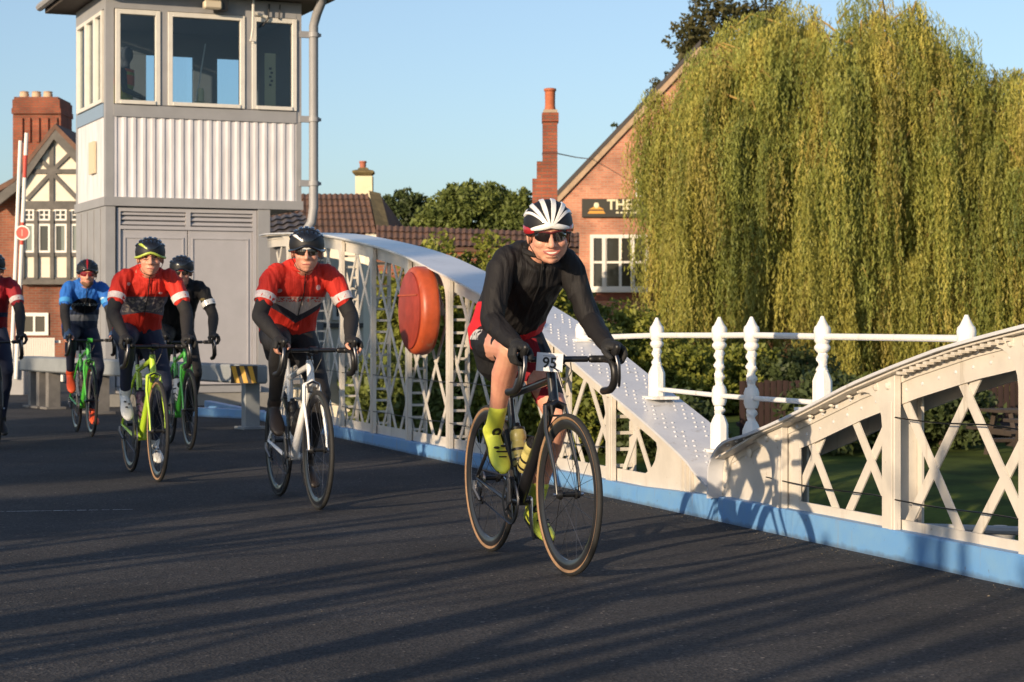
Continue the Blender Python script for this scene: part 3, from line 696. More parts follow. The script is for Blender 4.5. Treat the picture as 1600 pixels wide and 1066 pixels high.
# rear wall, with three windows that show sky: solid piers between
o1, o2, o3, o4 = ta(226, DP), ta(300, DP), ta(337, DP), ta(384, DP)
for p0, p1 in ((0.10, o1), (o2, o3), (o4, aR-.1)):
    tbox('rear_pier', INT, p0, p1, DP-.09, DP-.01, 3.98, 4.80)
for p0, p1 in ((o1, o2), (o3, o4)):
    tbox('pane', TGL, p0, p1, DP-.05, DP-.044, 3.98, 4.80)
tbox('right_wall', INT, aR-.09, aR-.02, .111, DP-.111, 3.98, hb)
# roof with fascia and gutter
rf = MB(); ov = .36
rf.box(TW(aR/2, DP/2, zt_+.09), (aR+2*ov, DP+2*ov, .16), TX); rf.build('roof', mat('roof_dark', (.09, .075, .065), .7, var=.2, vs_=3), tw, smooth=False, bevel=.01)
rf = MB(); rf.rings([[TW(-ov-.05, -ov-.05, zt_+.172), TW(aR+ov+.05, -ov-.05, zt_+.172), TW(aR+ov+.05, DP+ov+.05, zt_+.172), TW(-ov-.05, DP+ov+.05, zt_+.172)], [TW(.6, .7, zt_+.5), TW(aR-.6, .7, zt_+.5), TW(aR-.6, DP-.7, zt_+.5), TW(.6, DP-.7, zt_+.5)]]); rf.build('roof_covering', mat('roof_felt', (.12, .11, .10), .9, var=.3, vs_=5), tw, smooth=False)
rf = MB(); gz = zt_+.10
for a, b in (((-ov-.06, -ov-.06), (aR+ov+.06, -ov-.06)), ((-ov-.06, -ov-.06), (-ov-.06, DP+ov+.06))):
    rf.tube([TW(*a, gz), TW(*b, gz)], .055, 8)
rf.build('gutter', FRG, tw)
# floodlight above the middle window, small lamp arm on the right
fl = MB(); c = TW(ta(327), -.16, 5.22); fl.box(c, (.24, .12, .11), TX); fl.build('floodlight', mat('lamp_beige', (.55, .48, .36), .5), tw, smooth=False, bevel=.02)
fl = MB(); fl.box(TW(ta(345), -.12, 5.22), (.10, .12, .13), TX); fl.box(TW(ta(335), -.04, 5.22), (.05, .09, .05), TX); fl.build('floodlight_driver', BLK, tw, smooth=False)
fl = MB(); a = ta(391); fl.tube([TW(a, -.15, 5.4), TW(a, -.13, 4.95), TW(a-.01, -.10, 4.82)], .018, 6); fl.box(TW(a-.005, -.10, 4.80), (.05, .05, .03), TX); fl.tube([TW(a+.03, -.05, 5.17), TW(a+.22, -.05, 5.12)], .02, 6); fl.build('aerial', FRW, tw)
cbm = MB(); cbm.tube([TW(ta(419), -.05, 5.3), TW(ta(417), -.06, 5.1), TW(ta(408), -.05, 5.0)], .012, 5); cbm.tube([TW(ta(436), -.05, 5.3), TW(ta(434), -.05, 5.1)], .01, 5); cbm.build('cable', BLK, tw)
sm = MB(); sm.box(TW(-.02, .75, 3.25), (.03, .34, .42), TX); sm.build('notice_board', mat('notice_cream', (.62, .52, .36), .6), tw, smooth=False)
# interior: bell lamp, desk edge, notice strip
it = MB(); it.lathe(TW(ta(322), .30, zwb+.06), [(.12, 0), (.11, .03), (.05, .05), (.05, .19), (.035, .22)], 'z', 12, closed=False); it.build('desk_lamp', mat('lamp_cream', (.7, .58, .3), .4), tw)
it = MB(); it.box(TW(1.3, .32, zwb+.035), (2.2, .35, .03), TX); it.build('desk', INT, tw, smooth=False)
it = MB(); it.tube([TW(ta(312), .22, zwb+.05), TW(ta(336), .5, 4.8)], .008, 5); it.build('lever_rod', FRW, tw)
it = MB(); it.box(TW(ta(433)+.02, .40, 4.33), (.15, .02, .75), TX); ns = it.build('notice_strip', mat('notice_yellow', (.62, .52, .28), .6), tw, smooth=False)
for k in range(5):
    it = MB(); it.box(TW(ta(433)+.02+.02*(k % 2), .388, 4.50-.055*k), (.035, .004, .03), TX); it.build('notice_mark', BLK, ns, smooth=False)
# downpipe with brackets
dp = thing('downpipe', 'grey round downpipe running down beside the right edge of the tower', 'downpipe')
aD = ta(490); m = MB(); m.tube([TW(aD-.02, -.38, 5.44), TW(aD+.03, -.30, 5.36), TW(aD+.02, -.08, 5.2), TW(aD, 0, 5.05), TW(aD, 0, 2.62), TW(aD-.03, 0, 2.42), TW(aD-.12, .02, 2.28), TW(aD-.30, .04, 2.18), TW(aD-.34, .05, .0)], .062, 14); m.build('pipe', FRG, dp)
for py in (55, 187, 287):
    m = MB(); z = tz(py, aD); m.box(TW((aR+aD)/2-.02, 0, z), (aD-aR+.02, .05, .085), TX); m.lathe(TW(aD, 0, z), [(.064, -.03), (.078, -.03), (.078, .03), (.064, .03)], 'z', 16); m.box(TW(aD+.085, 0, z), (.03, .05, .04), TX); m.build('bracket', FRG, dp, bevel=0)
# ------------------------------------------------------------------ upright lifting barrier with red disc
br_ = thing('lifting_barrier', 'raised red and white barrier boom with a round red disc at the left', 'barrier')
D_ = 31; WB = mat('barrier_white', (.78, .76, .72), .5); RB = mat('barrier_red', (.55, .07, .05), .5)
m = MB(); m.tube([P(17, 592, D_), P(32, 220, D_)], .030, 8); m.build('counterweight_arm', WB, br_)
top_, bot_ = P(41.5, 208, D_-.2), P(25, 592, D_-.2); nb = 11
for k in range(nb):
    a = bot_.lerp(top_, k/nb); b_ = bot_.lerp(top_, (k+1)/nb); m = MB(); m.tube([a, b_], .030, 8); m.build('boom_band', RB if k in (3, 6, 9) else WB, br_)
dc = P(35, 364, D_-.32)
m = MB(); m.lathe(dc, [(.0001, -.01), (.112, -.01), (.112, .01), (.0001, .01)], 'y', 28, closed=False); ds = m.build('disc', WB, br_)
m = MB(); m.lathe(dc-Vector((0, .013, 0)), [(.0001, -.003), (.092, -.003), (.092, .0015), (.0001, .0015)], 'y', 28, closed=False); m.build('disc_face', RB, ds)
m = MB(); m.box(dc-Vector((0, .019, 0)), (.02, .004, .10)); m.build('disc_mark', mat('disc_pale', (.6, .3, .25), .5), ds)
m = MB(); m.box(P(24, 585, D_)+Vector((0, 0, -.35)), (.35, .3, 1.1)); m.build('barrier_pedestal', FRG, br_, bevel=.02)

# ------------------------------------------------------------------ buildings behind
BR1 = brick_mat('brick_house', (.30, .10, .055), (.22, .07, .04), (.22, .17, .13)); BR2 = brick_mat('brick_pub', (.60, .27, .17), (.47, .19, .12), (.46, .35, .27)); BRC = brick_mat('brick_chimney', (.36, .10, .05), (.26, .07, .04), (.2, .14, .1), bump=1)
BEAM = mat('timber_dark', (.125, .115, .105), .8, var=.3, vs_=4); REND = mat('render_cream', (.72, .66, .54), .8, var=.1, vs_=3, bump=.2, bs=12)
WFR = mat('window_white', (.75, .72, .66), .5); TILE = mat('roof_tile', (.15, .078, .052), .85, var=.45, vs_=2.2, col2=(.085, .052, .038), bump=.6, bs=20); WGL = mat('window_glass', (.035, .035, .032), .06, spec=.6)
CURT = mat('curtain', (.22, .25, .23), .9)
def rbox(par, name, m, x0, x1, y0, y1, d0_, d1_, D, bev=0):
    """box given by its picture-plane extent at depth D (real size there) and its own depth range"""
    a = P(x0, y0, D); b = P(x1, y1, D); mb = MB(); mb.b2((a.x, D+d0_, b.z), (b.x, D+d1_, a.z)); return mb.build(name, m, par, smooth=False, bevel=bev)
def beam(par, p, q, D, w_=.22, dp_=.10, name='timber', m=None):
    a = P(*p, D); b = P(*q, D); d = (b-a); L = d.length; d.normalize(); mb = MB(); mb.box((a+b)/2-Vector((0, dp_/2+random.random()*.012, 0)), (L, dp_, w_), (d, Vector((0, 1, 0)), d.cross(Vector((0, 1, 0))))); return mb.build(name, m or BEAM, par, smooth=False)
def win(par, x0, x1, y0, y1, D, cols, rows, fw=.06, bw=.03, front=.04, mull=None, curtain=None, name='window'):
    a = P(x0, y0, D); b = P(x1, y1, D); X0, X1, Z0, Z1 = a.x, b.x, b.z, a.z; yf = D-front
    f = MB()
    for q in ((X0, X0+fw, Z0, Z1), (X1-fw, X1, Z0, Z1), (X0+fw, X1-fw, Z1-fw, Z1), (X0+fw, X1-fw, Z0, Z0+fw)): f.b2((q[0], yf, q[2]), (q[1], D+.08, q[3]))
    wn = f.build(name, WFR, par, smooth=False)
    xs = [X0+fw+(X1-X0-2*fw)*c for c in (mull if mull else [i/cols for i in range(cols+1)])]
    zs_ = [Z0+fw+(Z1-Z0-2*fw)*i/rows for i in range(rows+1)]
    for x in xs[1:-1]:
        g = MB(); g.b2((x-bw, yf+.006, Z0+fw), (x+bw, D+.05, Z1-fw)); g.build('glazing_bar', WFR, wn, smooth=False)
    for z in zs_[1:-1]:
        g = MB(); g.b2((X0+fw, yf+.012, z-bw*.8), (X1-fw, D+.045, z+bw*.8)); g.build('glazing_bar', WFR, wn, smooth=False)
    for i in range(len(xs)-1):
        for j in range(rows):
            g = MB(); g.b2((xs[i]+bw*.3, D-.014, zs_[j]), (xs[i+1]-bw*.3, D-.006, zs_[j+1])); g.build('pane', WGL, wn, smooth=False)
    if curtain:
        for (c0, c1) in curtain:
            g = MB(); xa = X0+(X1-X0)*c0; xb = X0+(X1-X0)*c1; n_ = 10
            g.add([Vector((xa+(xb-xa)*i/n_, D-.018-.01*(i % 2), z)) for i in range(n_+1) for z in (Z0+fw, Z1-fw)], [(2*i, 2*i+2, 2*i+3, 2*i+1) for i in range(n_)]); g.build('curtain', CURT, wn)
    return wn
# half-timbered house
h1 = thing('timbered_house', 'brick house with black and white timbered gable left of the control tower', 'house')
D = 60.
m = MB(); a = P(36, 443, D); b_ = P(200, 300, D); pk = P(86, 208, D)
m.prism([P(34, 445, D), P(200, 445, D), P(200, 330, D), P(86, 208, D), P(34, 268, D)], (0, 8, 0)); m.build('gable_wall', REND, h1, smooth=False)
m = MB(); m.prism([P(36, 640, D+.25), P(200, 640, D+.25), P(200, 446, D+.25), P(36, 446, D+.25)], (0, 7, 0)); m.build('lower_wall', BR1, h1, smooth=False)
m = MB(); m.prism([P(-90, 640, D+.5), P(33, 640, D+.5), P(33, 275, D+.5), P(0, 310, D+.5), P(-90, 345, D+.5)], (0, 7, 0)); m.build('side_wall', BR1, h1, smooth=False)
# barge boards and verge
for p, q in (((86, 206), (28, 290)), ((28, 290), (-12, 322)), ((84, 206), (205, 336))): beam(h1, p, q, D-.02, .26, .16, 'barge_board')
m = MB(); m.prism([P(86, 202, D-.2), P(22, 285, D-.2), P(-60, 335, D-.2), P(-60, 322, D-.2), P(20, 278, D-.2), P(86, 193, D-.2)], (0, 9, 0)); m.build('roof', TILE, h1, smooth=False)
m = MB(); m.prism([P(86, 202, D-.2), P(210, 330, D-.2), P(214, 322, D-.2), P(86, 193, D-.2)], (0, 9, 0)); m.build('roof', TILE, h1, smooth=False)
for p, q, w_ in (((81, 212), (81, 322), .16), ((38, 268), (130, 268), .16), ((81, 268), (57, 243), .14), ((81, 268), (112, 238), .14), ((81, 270), (42, 312), .14), ((81, 270), (122, 312), .14), ((34, 321), (200, 321), .30), ((34, 347), (200, 347), .10), ((34, 398), (200, 398), .14), ((34, 439), (200, 439), .24)):
    beam(h1, p, q, D-.01, w_*.82, .05)
for x in (36, 57, 82, 108, 134): beam(h1, (x, 330), (x, 436), D-.02, .11, .085)
for x0, x1 in ((38, 54), (60, 79), (85, 105), (111, 131)):
    win(h1, x0, x1, 327, 345, D, 2, 2, .05, .02, .06); win(h1, x0, x1, 350, 395, D, 1, 1, .06, .02, .06, curtain=[(0.55, 1)] if x0 == 85 else [(0, 1)] if x0 in (38, 111) else None)
win(h1, 32, 76, 489, 524, D+.25, 2, 1, .10, .03, .06)
chm = MB(); chm.b2(tuple(P(20, 300, D+3.0)), tuple(P(95, 178, D+3.0)+Vector((0, 1.6, 0)))); co = chm.build('chimney', BRC, h1, smooth=False)
for y0, y1, e_ in ((178, 170, 3), (170, 156, 1.5), (156, 152, -1)): rbox(co, 'corbel', BRC, 20-e_+2, 95+e_-2, y1, y0, -.1, 1.7, D+3.0)
for x in (38, 57, 75):
    m = MB(); p = P(x, 156, D+3.6); m.lathe(p, [(.13, 0), (.15, .16), (.13, .2), (.15, .24), (.10, .26)], 'z', 10, closed=False); m.build('chimney_pot', mat('buff_pot', (.50, .36, .24), .8), co)
for x in (30, 42, 56, 70, 84):
    m = MB(); m.b2(tuple(P(x, 222, D+2.93)), tuple(P(x+5, 184, D+2.93)+Vector((0, .1, 0)))); m.build('brick_rib', BRC, co, smooth=False)
# white picket fence and parapet at the far left
fc = thing('picket_fence', 'cream board fence at the far left behind the riders', 'fence')
for k in range(44):
    px = -34+2.75*k; a = P(px, 590, 37); h = P(px, 528 if px > 26 else 532, 37); m = MB(); m.box(((a+h)/2), (.024, .03, (h-a).length)); m.build('picket', FRW, fc, smooth=False)
m = MB(); m.box(P(30, 591, 37), (1.6, .12, .12)); m.build('base_board', WFR, fc, smooth=False)
m = MB(); m.box(P(30, 534, 37.1), (1.5, .05, .05)); m.build('top_board', WFR, fc, smooth=False)
# pile of white round cushions behind beam: covered planters
# middle house with pantile roof and cream chimney
def pantile(par, a, b, c, d, m, name='roof', pitch=.14, rows=9, amp=.014, tile_h=.34):
    """wavy tiled slope; a,b lower edge, d,c upper edge; courses step down the slope"""
    a, b, c, d = map(Vector, (a, b, c, d)); L = (b-a).length; k = max(4, int(L/pitch)*6); nrm = (b-a).cross(d-a).normalized()
    if nrm.z < 0: nrm = -nrm
    H = (d-a).length; rows = max(2, int(H/tile_h)); mb = MB()
    for r in range(rows):
        V = []
        for e in (0, 1):
            v_ = (r+e*1.18)/rows
            for i in range(k+1):
                u_ = i/k; p = a.lerp(b, u_).lerp(d.lerp(c, u_), min(v_, 1)); V.append(p+nrm*(amp*math.sin(2*PI*u_*L/pitch)+(.035 if e == 0 else .0)))
        mb.add(V, [(i, i+1, k+2+i, k+1+i) for i in range(k)])
    m2 = MB(); q_ = [a, b, c, d]; m2.prism([p-nrm*.03 for p in q_], nrm*-.08); m2.build('roof_deck', m, par, smooth=False)
    return mb.build(name, m, par, ang=.5)
h2 = thing('cottage', 'cottage with brown pantile roof and cream chimney behind the tower', 'house')
D = 48.
r0, r1 = P(380, 303, D+2.0), P(575, 303, D+2.0); e0, e1 = P(370, 366, D), P(588, 366, D)
back0 = r0+Vector((0, 3.6, -1.0)); back1 = r1+Vector((.5, 3.6, -1.0))
pantile(h2, e0, e1, r1, r0, TILE)
m = MB(); m.prism([e1+ZZ*-.03, Vector((e1.x, e1.y, -1.3)), back1*1+ZZ*(-1.3-back1.z), back1, r1+ZZ*-.03], (-.25, 0, 0)); m.build('gable_wall', REND, h2, smooth=False)
m = MB(); m.prism([e1+Vector((.02, -.05, .05)), r1+Vector((.02, 0, .08)), r1+Vector((.30, .1, .02)), e1+Vector((.36, .1, -.06))], (0, .2, -.06)); m.build('verge', mat('mossy_verge', (.17, .13, .06), .9, var=.4, vs_=4), h2, smooth=False)
m = MB(); m.add([r1+Vector((.28, .1, 0)), e1+Vector((.34, .1, -.06)), back1+Vector((.6, 0, -.2)), ], [(0, 1, 2)]); m.build('hip_slope', TILE, h2, smooth=False)
m = MB(); m.b2((e0.x, e0.y+.3, -1.3), (e1.x-.25, e0.y+.5, e0.z-.06)); m.build('front_wall', REND, h2, smooth=False)
m = MB(); a = P(555, 330, D+3.2); b_ = P(581.5, 275, D+3.2); m.b2(tuple(a), (b_.x, b_.y+.5, b_.z)); c2_ = m.build('chimney', mat('render_yellow', (.70, .62, .42), .8, var=.12, vs_=4), h2, smooth=False)
m = MB(); cc = P(568, 275, D+3.4); m.rings([[cc+Vector((x*w_, y*w_, z)) for x, y in ((-1, -1), (1, -1), (1, 1), (-1, 1))] for w_, z in ((.20, 0), (.27, .07), (.26, .12), (.14, .15), (.11, .2))]); m.build('chimney_cap', mat('mossy_cap', (.16, .12, .05), .9, var=.4, vs_=10), c2_, smooth=False)
m = MB(); m.lathe(P(567, 265, D+3.4), [(.075, 0), (.082, .16), (.10, .17), (.09, .21)], 'z', 12, closed=False); m.build('chimney_pot', mat('red_pot', (.36, .12, .07), .8), c2_)
# dark lean-to roof right behind the truss end
ln = thing('lean_to', 'small slate lean-to tucked between tower and truss', 'shed'); D = 34.
pantile(ln, P(415, 376, D), P(492, 356, D), P(470, 332, D+1.5), P(415, 340, D+1.5), mat('slate', (.10, .085, .08), .6, var=.5, vs_=6), 'roof', .2)
m = MB(); m.prism([P(415, 600, D+.2), P(492, 600, D+.2), P(492, 360, D+.2), P(415, 380, D+.2)], (0, 1.6, 0)); m.build('wall', INT, ln, smooth=False)
# long low tiled outbuilding
h3 = thing('outbuilding', 'long low outbuilding with brown tiled roof under the trees', 'outbuilding'); D = 46.
pantile(h3, P(588, 385, D), P(905, 388, D), P(905, 364, D+1.2), P(588, 352, D+1.2), TILE, 'roof')
m = MB(); m.b2((P(588, 0, D).x, D+.1, -1.3), (P(905, 0, D).x, D+3, P(0, 390, D).z+.0)); m.build('wall', BR1, h3, smooth=False)
# cream building seen through the left truss
h4 = thing('cream_building', 'cream painted building seen through the truss right of the second rider', 'building'); D = 36.
m = MB(); m.prism([P(430, 720, D), P(568, 720, D), P(568, 412, D), P(430, 388, D)], (0, 3, 0)); m.build('wall', REND, h4, smooth=False)
win(h4, 552, 566, 418, 470, D, 1, 1); win(h4, 520, 536, 440, 500, D, 1, 2)
rbox(h4, 'plinth', BEAM, 440, 568, 505, 512, -.06, 0, D)
w5 = thing('garden_wall', 'low salmon brick wall seen through the truss below the lifebuoy housing', 'wall'); rbox(w5, 'wall', BR2, 556, 700, 564, 640, 0, .3, 44.); rbox(w5, 'coping', REND, 554, 702, 560, 564, -.04, .34, 44.)
# tall brick chimney
ch = thing('brick_chimney', 'tall stepped brick chimney with orange pot left of the pub', 'chimney'); D = 47.
rbox(ch, 'stack', BRC, 848, 871, 176, 670, 0, .5, D); rbox(ch, 'crown', BRC, 847, 873, 176, 190, -.04, .54, D-.02); rbox(ch, 'mortar_flaunching', mat('flaunching', (.35, .27, .2), .9), 849, 871, 171, 176, .02, .46, D)
rbox(ch, 'step', BRC, 839, 848, 252, 670, .02, .48, D); rbox(ch, 'step', BRC, 832, 839, 279, 670, .04, .46, D); rbox(ch, 'string_course', mat('dark_brick', (.12, .05, .035), .9), 847.5, 871.5, 237, 240, -.02, .52, D)
m = MB(); m.lathe(P(859.5, 172, D+.25), [(.135, -.02), (.115, .10), (.12, .42), (.145, .44), (.14, .49), (.10, .5)], 'z', 14, closed=False); m.build('chimney_pot', mat('orange_pot', (.42, .12, .05), .8, var=.2, vs_=8), ch)
# pub
pb = thing('public_house', 'orange brick pub gable with white sash window and dark sign', 'pub'); D = 66.
m = MB(); m.prism([P(872, 700, D), P(1330, 700, D), P(1330, 310, D), P(1130, 70, D), P(1095, 78, D), P(1010, 168, D), P(872, 312, D)], (0, 12, 0)); m.build('gable_wall', BR2, pb, smooth=False)
DK = mat('verge_dark', (.06, .055, .055), .8)
m = MB(); m.prism([P(866, 312, D-.12), P(1095, 70, D-.12), P(1095, 62, D-.12), P(866, 303, D-.12)], (0, 9.3, 0)); m.build('roof', DK, pb, smooth=False)
beam(pb, (868, 316), (1096, 76), D, .16, .10, 'verge_board', mat('verge_mortar', (.42, .30, .2), .9, var=.2, vs_=6))
win(pb, 922, 1013, 367, 453, D, 4, 2, .11, .045, .08, mull=[0, .23, .52, .78, 1])
for x0, x1 in ((940.5, 946), (985, 991)): rbox(pb, 'sash_mullion', WFR, x0, x1, 372, 448, -.11, -.075, D)
rbox(pb, 'window_sill', WFR, 919, 1016, 453, 457, -.2, 0, D); win(pb, 993, 1020, 270, 308, D, 1, 1)
rbox(pb, 'plinth_course', mat('brick_red_dark', (.24, .085, .06), .9, var=.3, vs_=5), 874, 1100, 458, 470, -.03, 0, D)
sg = rbox(pb, 'pub_sign', mat('sign_black', (.035, .032, .025), .5), 909, 1060, 311, 340, -.12, -.02, D, .01)
SGW = mat('sign_cream', (.72, .66, .45), .5); SGO = mat('sign_orange', (.62, .30, .05), .5)
RX = Matrix.Rotation(PI/2, 4, 'X')
text_part('THE', 'sign_letters', .46, SGW, sg, Matrix.Translation(P(968, 320.5, D-.125))@RX, .004, .012, .95)
text_part('J', 'sign_letters', .46, SGW, sg, Matrix.Translation(P(998, 320.5, D-.125))@RX, .004, .012, .95)
for x in (962, 969, 975, 984, 990):
    rbox(sg, 'small_lettering', SGW, x, x+4.5, 331.5, 334, -.125, -.12, D)
m = MB(); m.prism([P(918, 334, D-.124), P(946, 334, D-.124), P(943, 329.5, D-.124), P(921, 329.5, D-.124)], (0, -.003, 0)); m.prism([P(920, 327.5, D-.124), P(944, 327.5, D-.124), P(936, 323, D-.124), P(928, 323, D-.124)], (0, -.003, 0)); m.build('sign_emblem', SGO, sg, smooth=False)
m = MB(); m.ell(P(932, 321, D-.124), (.085, .008, .10), None, 6); m.build('sign_emblem', SGW, sg)
m = MB(); m.tube([P(871, 240, 46.8), P(900, 246, 55), P(926, 249, D)], .014, 4); tag(m.build('overhead_cable', BLK), 'thin cable strung from tall chimney to pub roof', 'cable')
# dark fence, picnic tables, pipe rail and bollard on the right
fr = thing('garden_fence', 'dark reddish board fence at the back of the lawn', 'fence'); DFM = mat('fence_board', (.030, .014, .012), .9, var=.5, vs_=2, stretch=(3, 3, .4))
fb0 = None
for k in range(64):
    px = 1160+9.6*k; a = P(px, 690, 35.5+.02*k); z1 = CH-(596-HY)/F*35.5; m = MB(); m.box(Vector((a.x, a.y, (z1-1.05)/2)), (.100, .022, z1+1.05+.02*random.random())); o = m.build('board', DFM, fr, smooth=False) if k == 0 else None
    if k == 0: fb0 = o; base = Vector((a.x, a.y, 0)); continue
    o = share('board', fb0, fr, Matrix.Translation(Vector((a.x, a.y, 0))-base+ZZ*.03*random.uniform(-1, 1)))
m = MB(); m.b2((P(1160, 0, 35.6).x, 35.6, -.75), (P(1800, 0, 35.6).x, 36.6, -.68)); m.build('fence_rail', DFM, fr, smooth=False)
PT = mat('picnic_wood', (.055, .04, .03), .85, var=.3, vs_=6)
def picnic(px, py, D, lab):
    c = P(px, py, D); t_ = thing('picnic_table', lab, 'picnic table', (c.x, c.y, -1.02), R(12), 'picnic tables on the lawn')
    for k in range(4): m = MB(); m.box((0, -.27+.18*k, .74), (1.6, .16, .045)); m.build('plank', PT, t_, smooth=False)
    for sy in (-.68, .68): m = MB(); m.box((0, sy, .44), (1.6, .25, .045)); m.build('seat', PT, t_, smooth=False)
    for sx in (-.55, .55):
        m = MB(); m.box((sx, 0, .40), (.05, 1.5, .09)); m.tube([(sx, -.28, .72), (sx, -.6, 0)], .05, 4); m.tube([(sx, .28, .72), (sx, .6, 0)], .05, 4); m.build('trestle', PT, t_, smooth=False)
picnic(1618, 705, 32, 'dark wooden picnic table nearer the fence on the lawn'); picnic(1668, 728, 28.5, 'dark wooden picnic table nearer the river on the lawn')
pr_ = thing('jetty_rail', 'pale grey pipe rail low over the river behind the right truss', 'rail'); PG = mat('pipe_grey', (.36, .36, .35), .5, var=.15, vs_=5)
m = MB(); m.tube([P(1180, 817, 15.2), P(1430, 824, 14.2), P(1720, 834, 13.2)], .030, 8); m.build('pipe', PG, pr_)
for px, D in ((1300, 14.7), (1470, 14.1), (1640, 13.5)):
    p = P(px, 826, D); m = MB(); m.tube([(p.x, p.y, -1.9), (p.x, p.y, p.z)], .035, 8); m.build('rail_post', PG, pr_)
bo = P(1563, 842, 15.5); m = MB(); m.lathe((bo.x, bo.y, bo.z-.9), [(.09, -.6), (.09, .75), (.15, .79), (.15, .85), (.10, .9), (.13, .96), (.05, 1.0)], 'z', 14, closed=False)
tag(m.build('mooring_bollard', PG), 'pale grey mooring post beside the pipe rail over the river', 'bollard')
# ------------------------------------------------------------------ vegetation
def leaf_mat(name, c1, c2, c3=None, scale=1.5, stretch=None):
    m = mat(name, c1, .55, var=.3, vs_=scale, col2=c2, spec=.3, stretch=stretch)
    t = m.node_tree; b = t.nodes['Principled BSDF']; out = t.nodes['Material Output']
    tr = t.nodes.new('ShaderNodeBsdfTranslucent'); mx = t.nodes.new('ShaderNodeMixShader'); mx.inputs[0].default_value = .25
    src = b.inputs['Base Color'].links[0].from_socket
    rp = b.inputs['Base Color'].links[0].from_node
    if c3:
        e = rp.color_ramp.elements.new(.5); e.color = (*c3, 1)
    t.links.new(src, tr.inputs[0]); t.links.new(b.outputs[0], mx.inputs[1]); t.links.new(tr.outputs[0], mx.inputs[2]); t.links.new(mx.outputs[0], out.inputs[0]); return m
def leaves(name, cen, size, m, parent, rs, droop=.3, asp=.5):
    n = len(cen); a = rs.normal(0, 1, (n, 3)); a[:, 2] -= droop; a /= np.linalg.norm(a, axis=1)[:, None]
    b_ = rs.normal(0, 1, (n, 3)); b_ -= a*(a*b_).sum(1)[:, None]; b_ /= np.linalg.norm(b_, axis=1)[:, None]
    s = size*rs.uniform(.6, 1.3, n)[:, None]
    V = np.stack([cen-a*s, cen+b_*s*asp, cen+a*s, cen-b_*s*asp], 1).reshape(-1, 3)
    o = raw_mesh(name, V, np.arange(4*n).reshape(-1, 4), m, parent); o['kind'] = 'stuff'; return o
def clumps(rs, c, r, ncl, nleaf, csize, shell=.75, flat=.8, zmin=None):
    """leaf centres gathered in clumps in the outer part of an ellipsoid"""
    out = []
    for k in range(ncl):
        d = rs.normal(0, 1, 3); d /= np.linalg.norm(d); q = rs.uniform(shell, 1.02)**.8
        cc = np.array(c)+d*np.array(r)*q; s = csize*rs.uniform(.6, 1.4)
        p = rs.normal(0, 1, (nleaf, 3)); p /= np.linalg.norm(p, axis=1)[:, None]; p = cc+p*(s*rs.uniform(.35, 1, (nleaf, 1))**.6)*np.array([1, 1, flat]); out.append(p)
    out = np.concatenate(out)
    if zmin is not None: out = out[out[:, 2] > zmin]
    return out
BARK = mat('bark', (.09, .065, .045), .95, var=.4, vs_=8, bump=1, bs=25)
def trunk(par, base, top, r, crown_c, crown_r, rs, n=7):
    m = MB(); b_ = Vector(base); t_ = Vector(top); k = 6
    m.tube([b_.lerp(t_, i/k)+Vector((rs.normal()*.04*i, rs.normal()*.04*i, 0)) for i in range(k+1)], [r*(1-.5*i/k) for i in range(k+1)], 8)
    for i in range(n):
        a = b_.lerp(t_, rs.uniform(.5, 1)); d = rs.normal(0, 1, 3); d /= np.linalg.norm(d); e = Vector(crown_c)+Vector(d*np.array(crown_r)*.75)
        mid = a.lerp(e, .5)+Vector((0, 0, .12*(e-a).length)); m.tube([a, mid, e], [r*.4, r*.22, r*.06], 6)
    return m.build('trunk', BARK, par)
def tree(name, label, px, D, ytop, ybot, wpx, zg, m, ncl, nleaf, lsize, csize, seed, cat='tree', group=None, ry=None, deep=.55):
    rs = np.random.RandomState(seed); c = P(px, (ytop+ybot)/2, D); rx = wpx/2/F*D; rz = (ybot-ytop)/2/F*D
    g = thing(name, label, cat, (0, 0, 0), 0, group); cen = [c.x, c.y, c.z]; rr = [rx, ry or rx, rz]
    trunk(g, (c.x, c.y, zg), (c.x, c.y, c.z), .05+.035*rx, cen, rr, rs)
    leaves('crown', clumps(rs, cen, rr, ncl, nleaf, csize, deep, zmin=zg+.02), lsize, m, g, rs); return g
WILB = [leaf_mat('willow_leaves_green', (.37, .37, .085), (.11, .14, .035), (.24, .26, .055), .9, (1.4, 1.4, .16)), leaf_mat('willow_leaves_bronze', (.45, .36, .09), (.15, .135, .035), (.30, .26, .06), .9, (1.4, 1.4, .16))]
WIL = leaf_mat('willow_leaves', (.45, .39, .085), (.13, .15, .035), (.29, .28, .058), .9, (1.4, 1.4, .16))
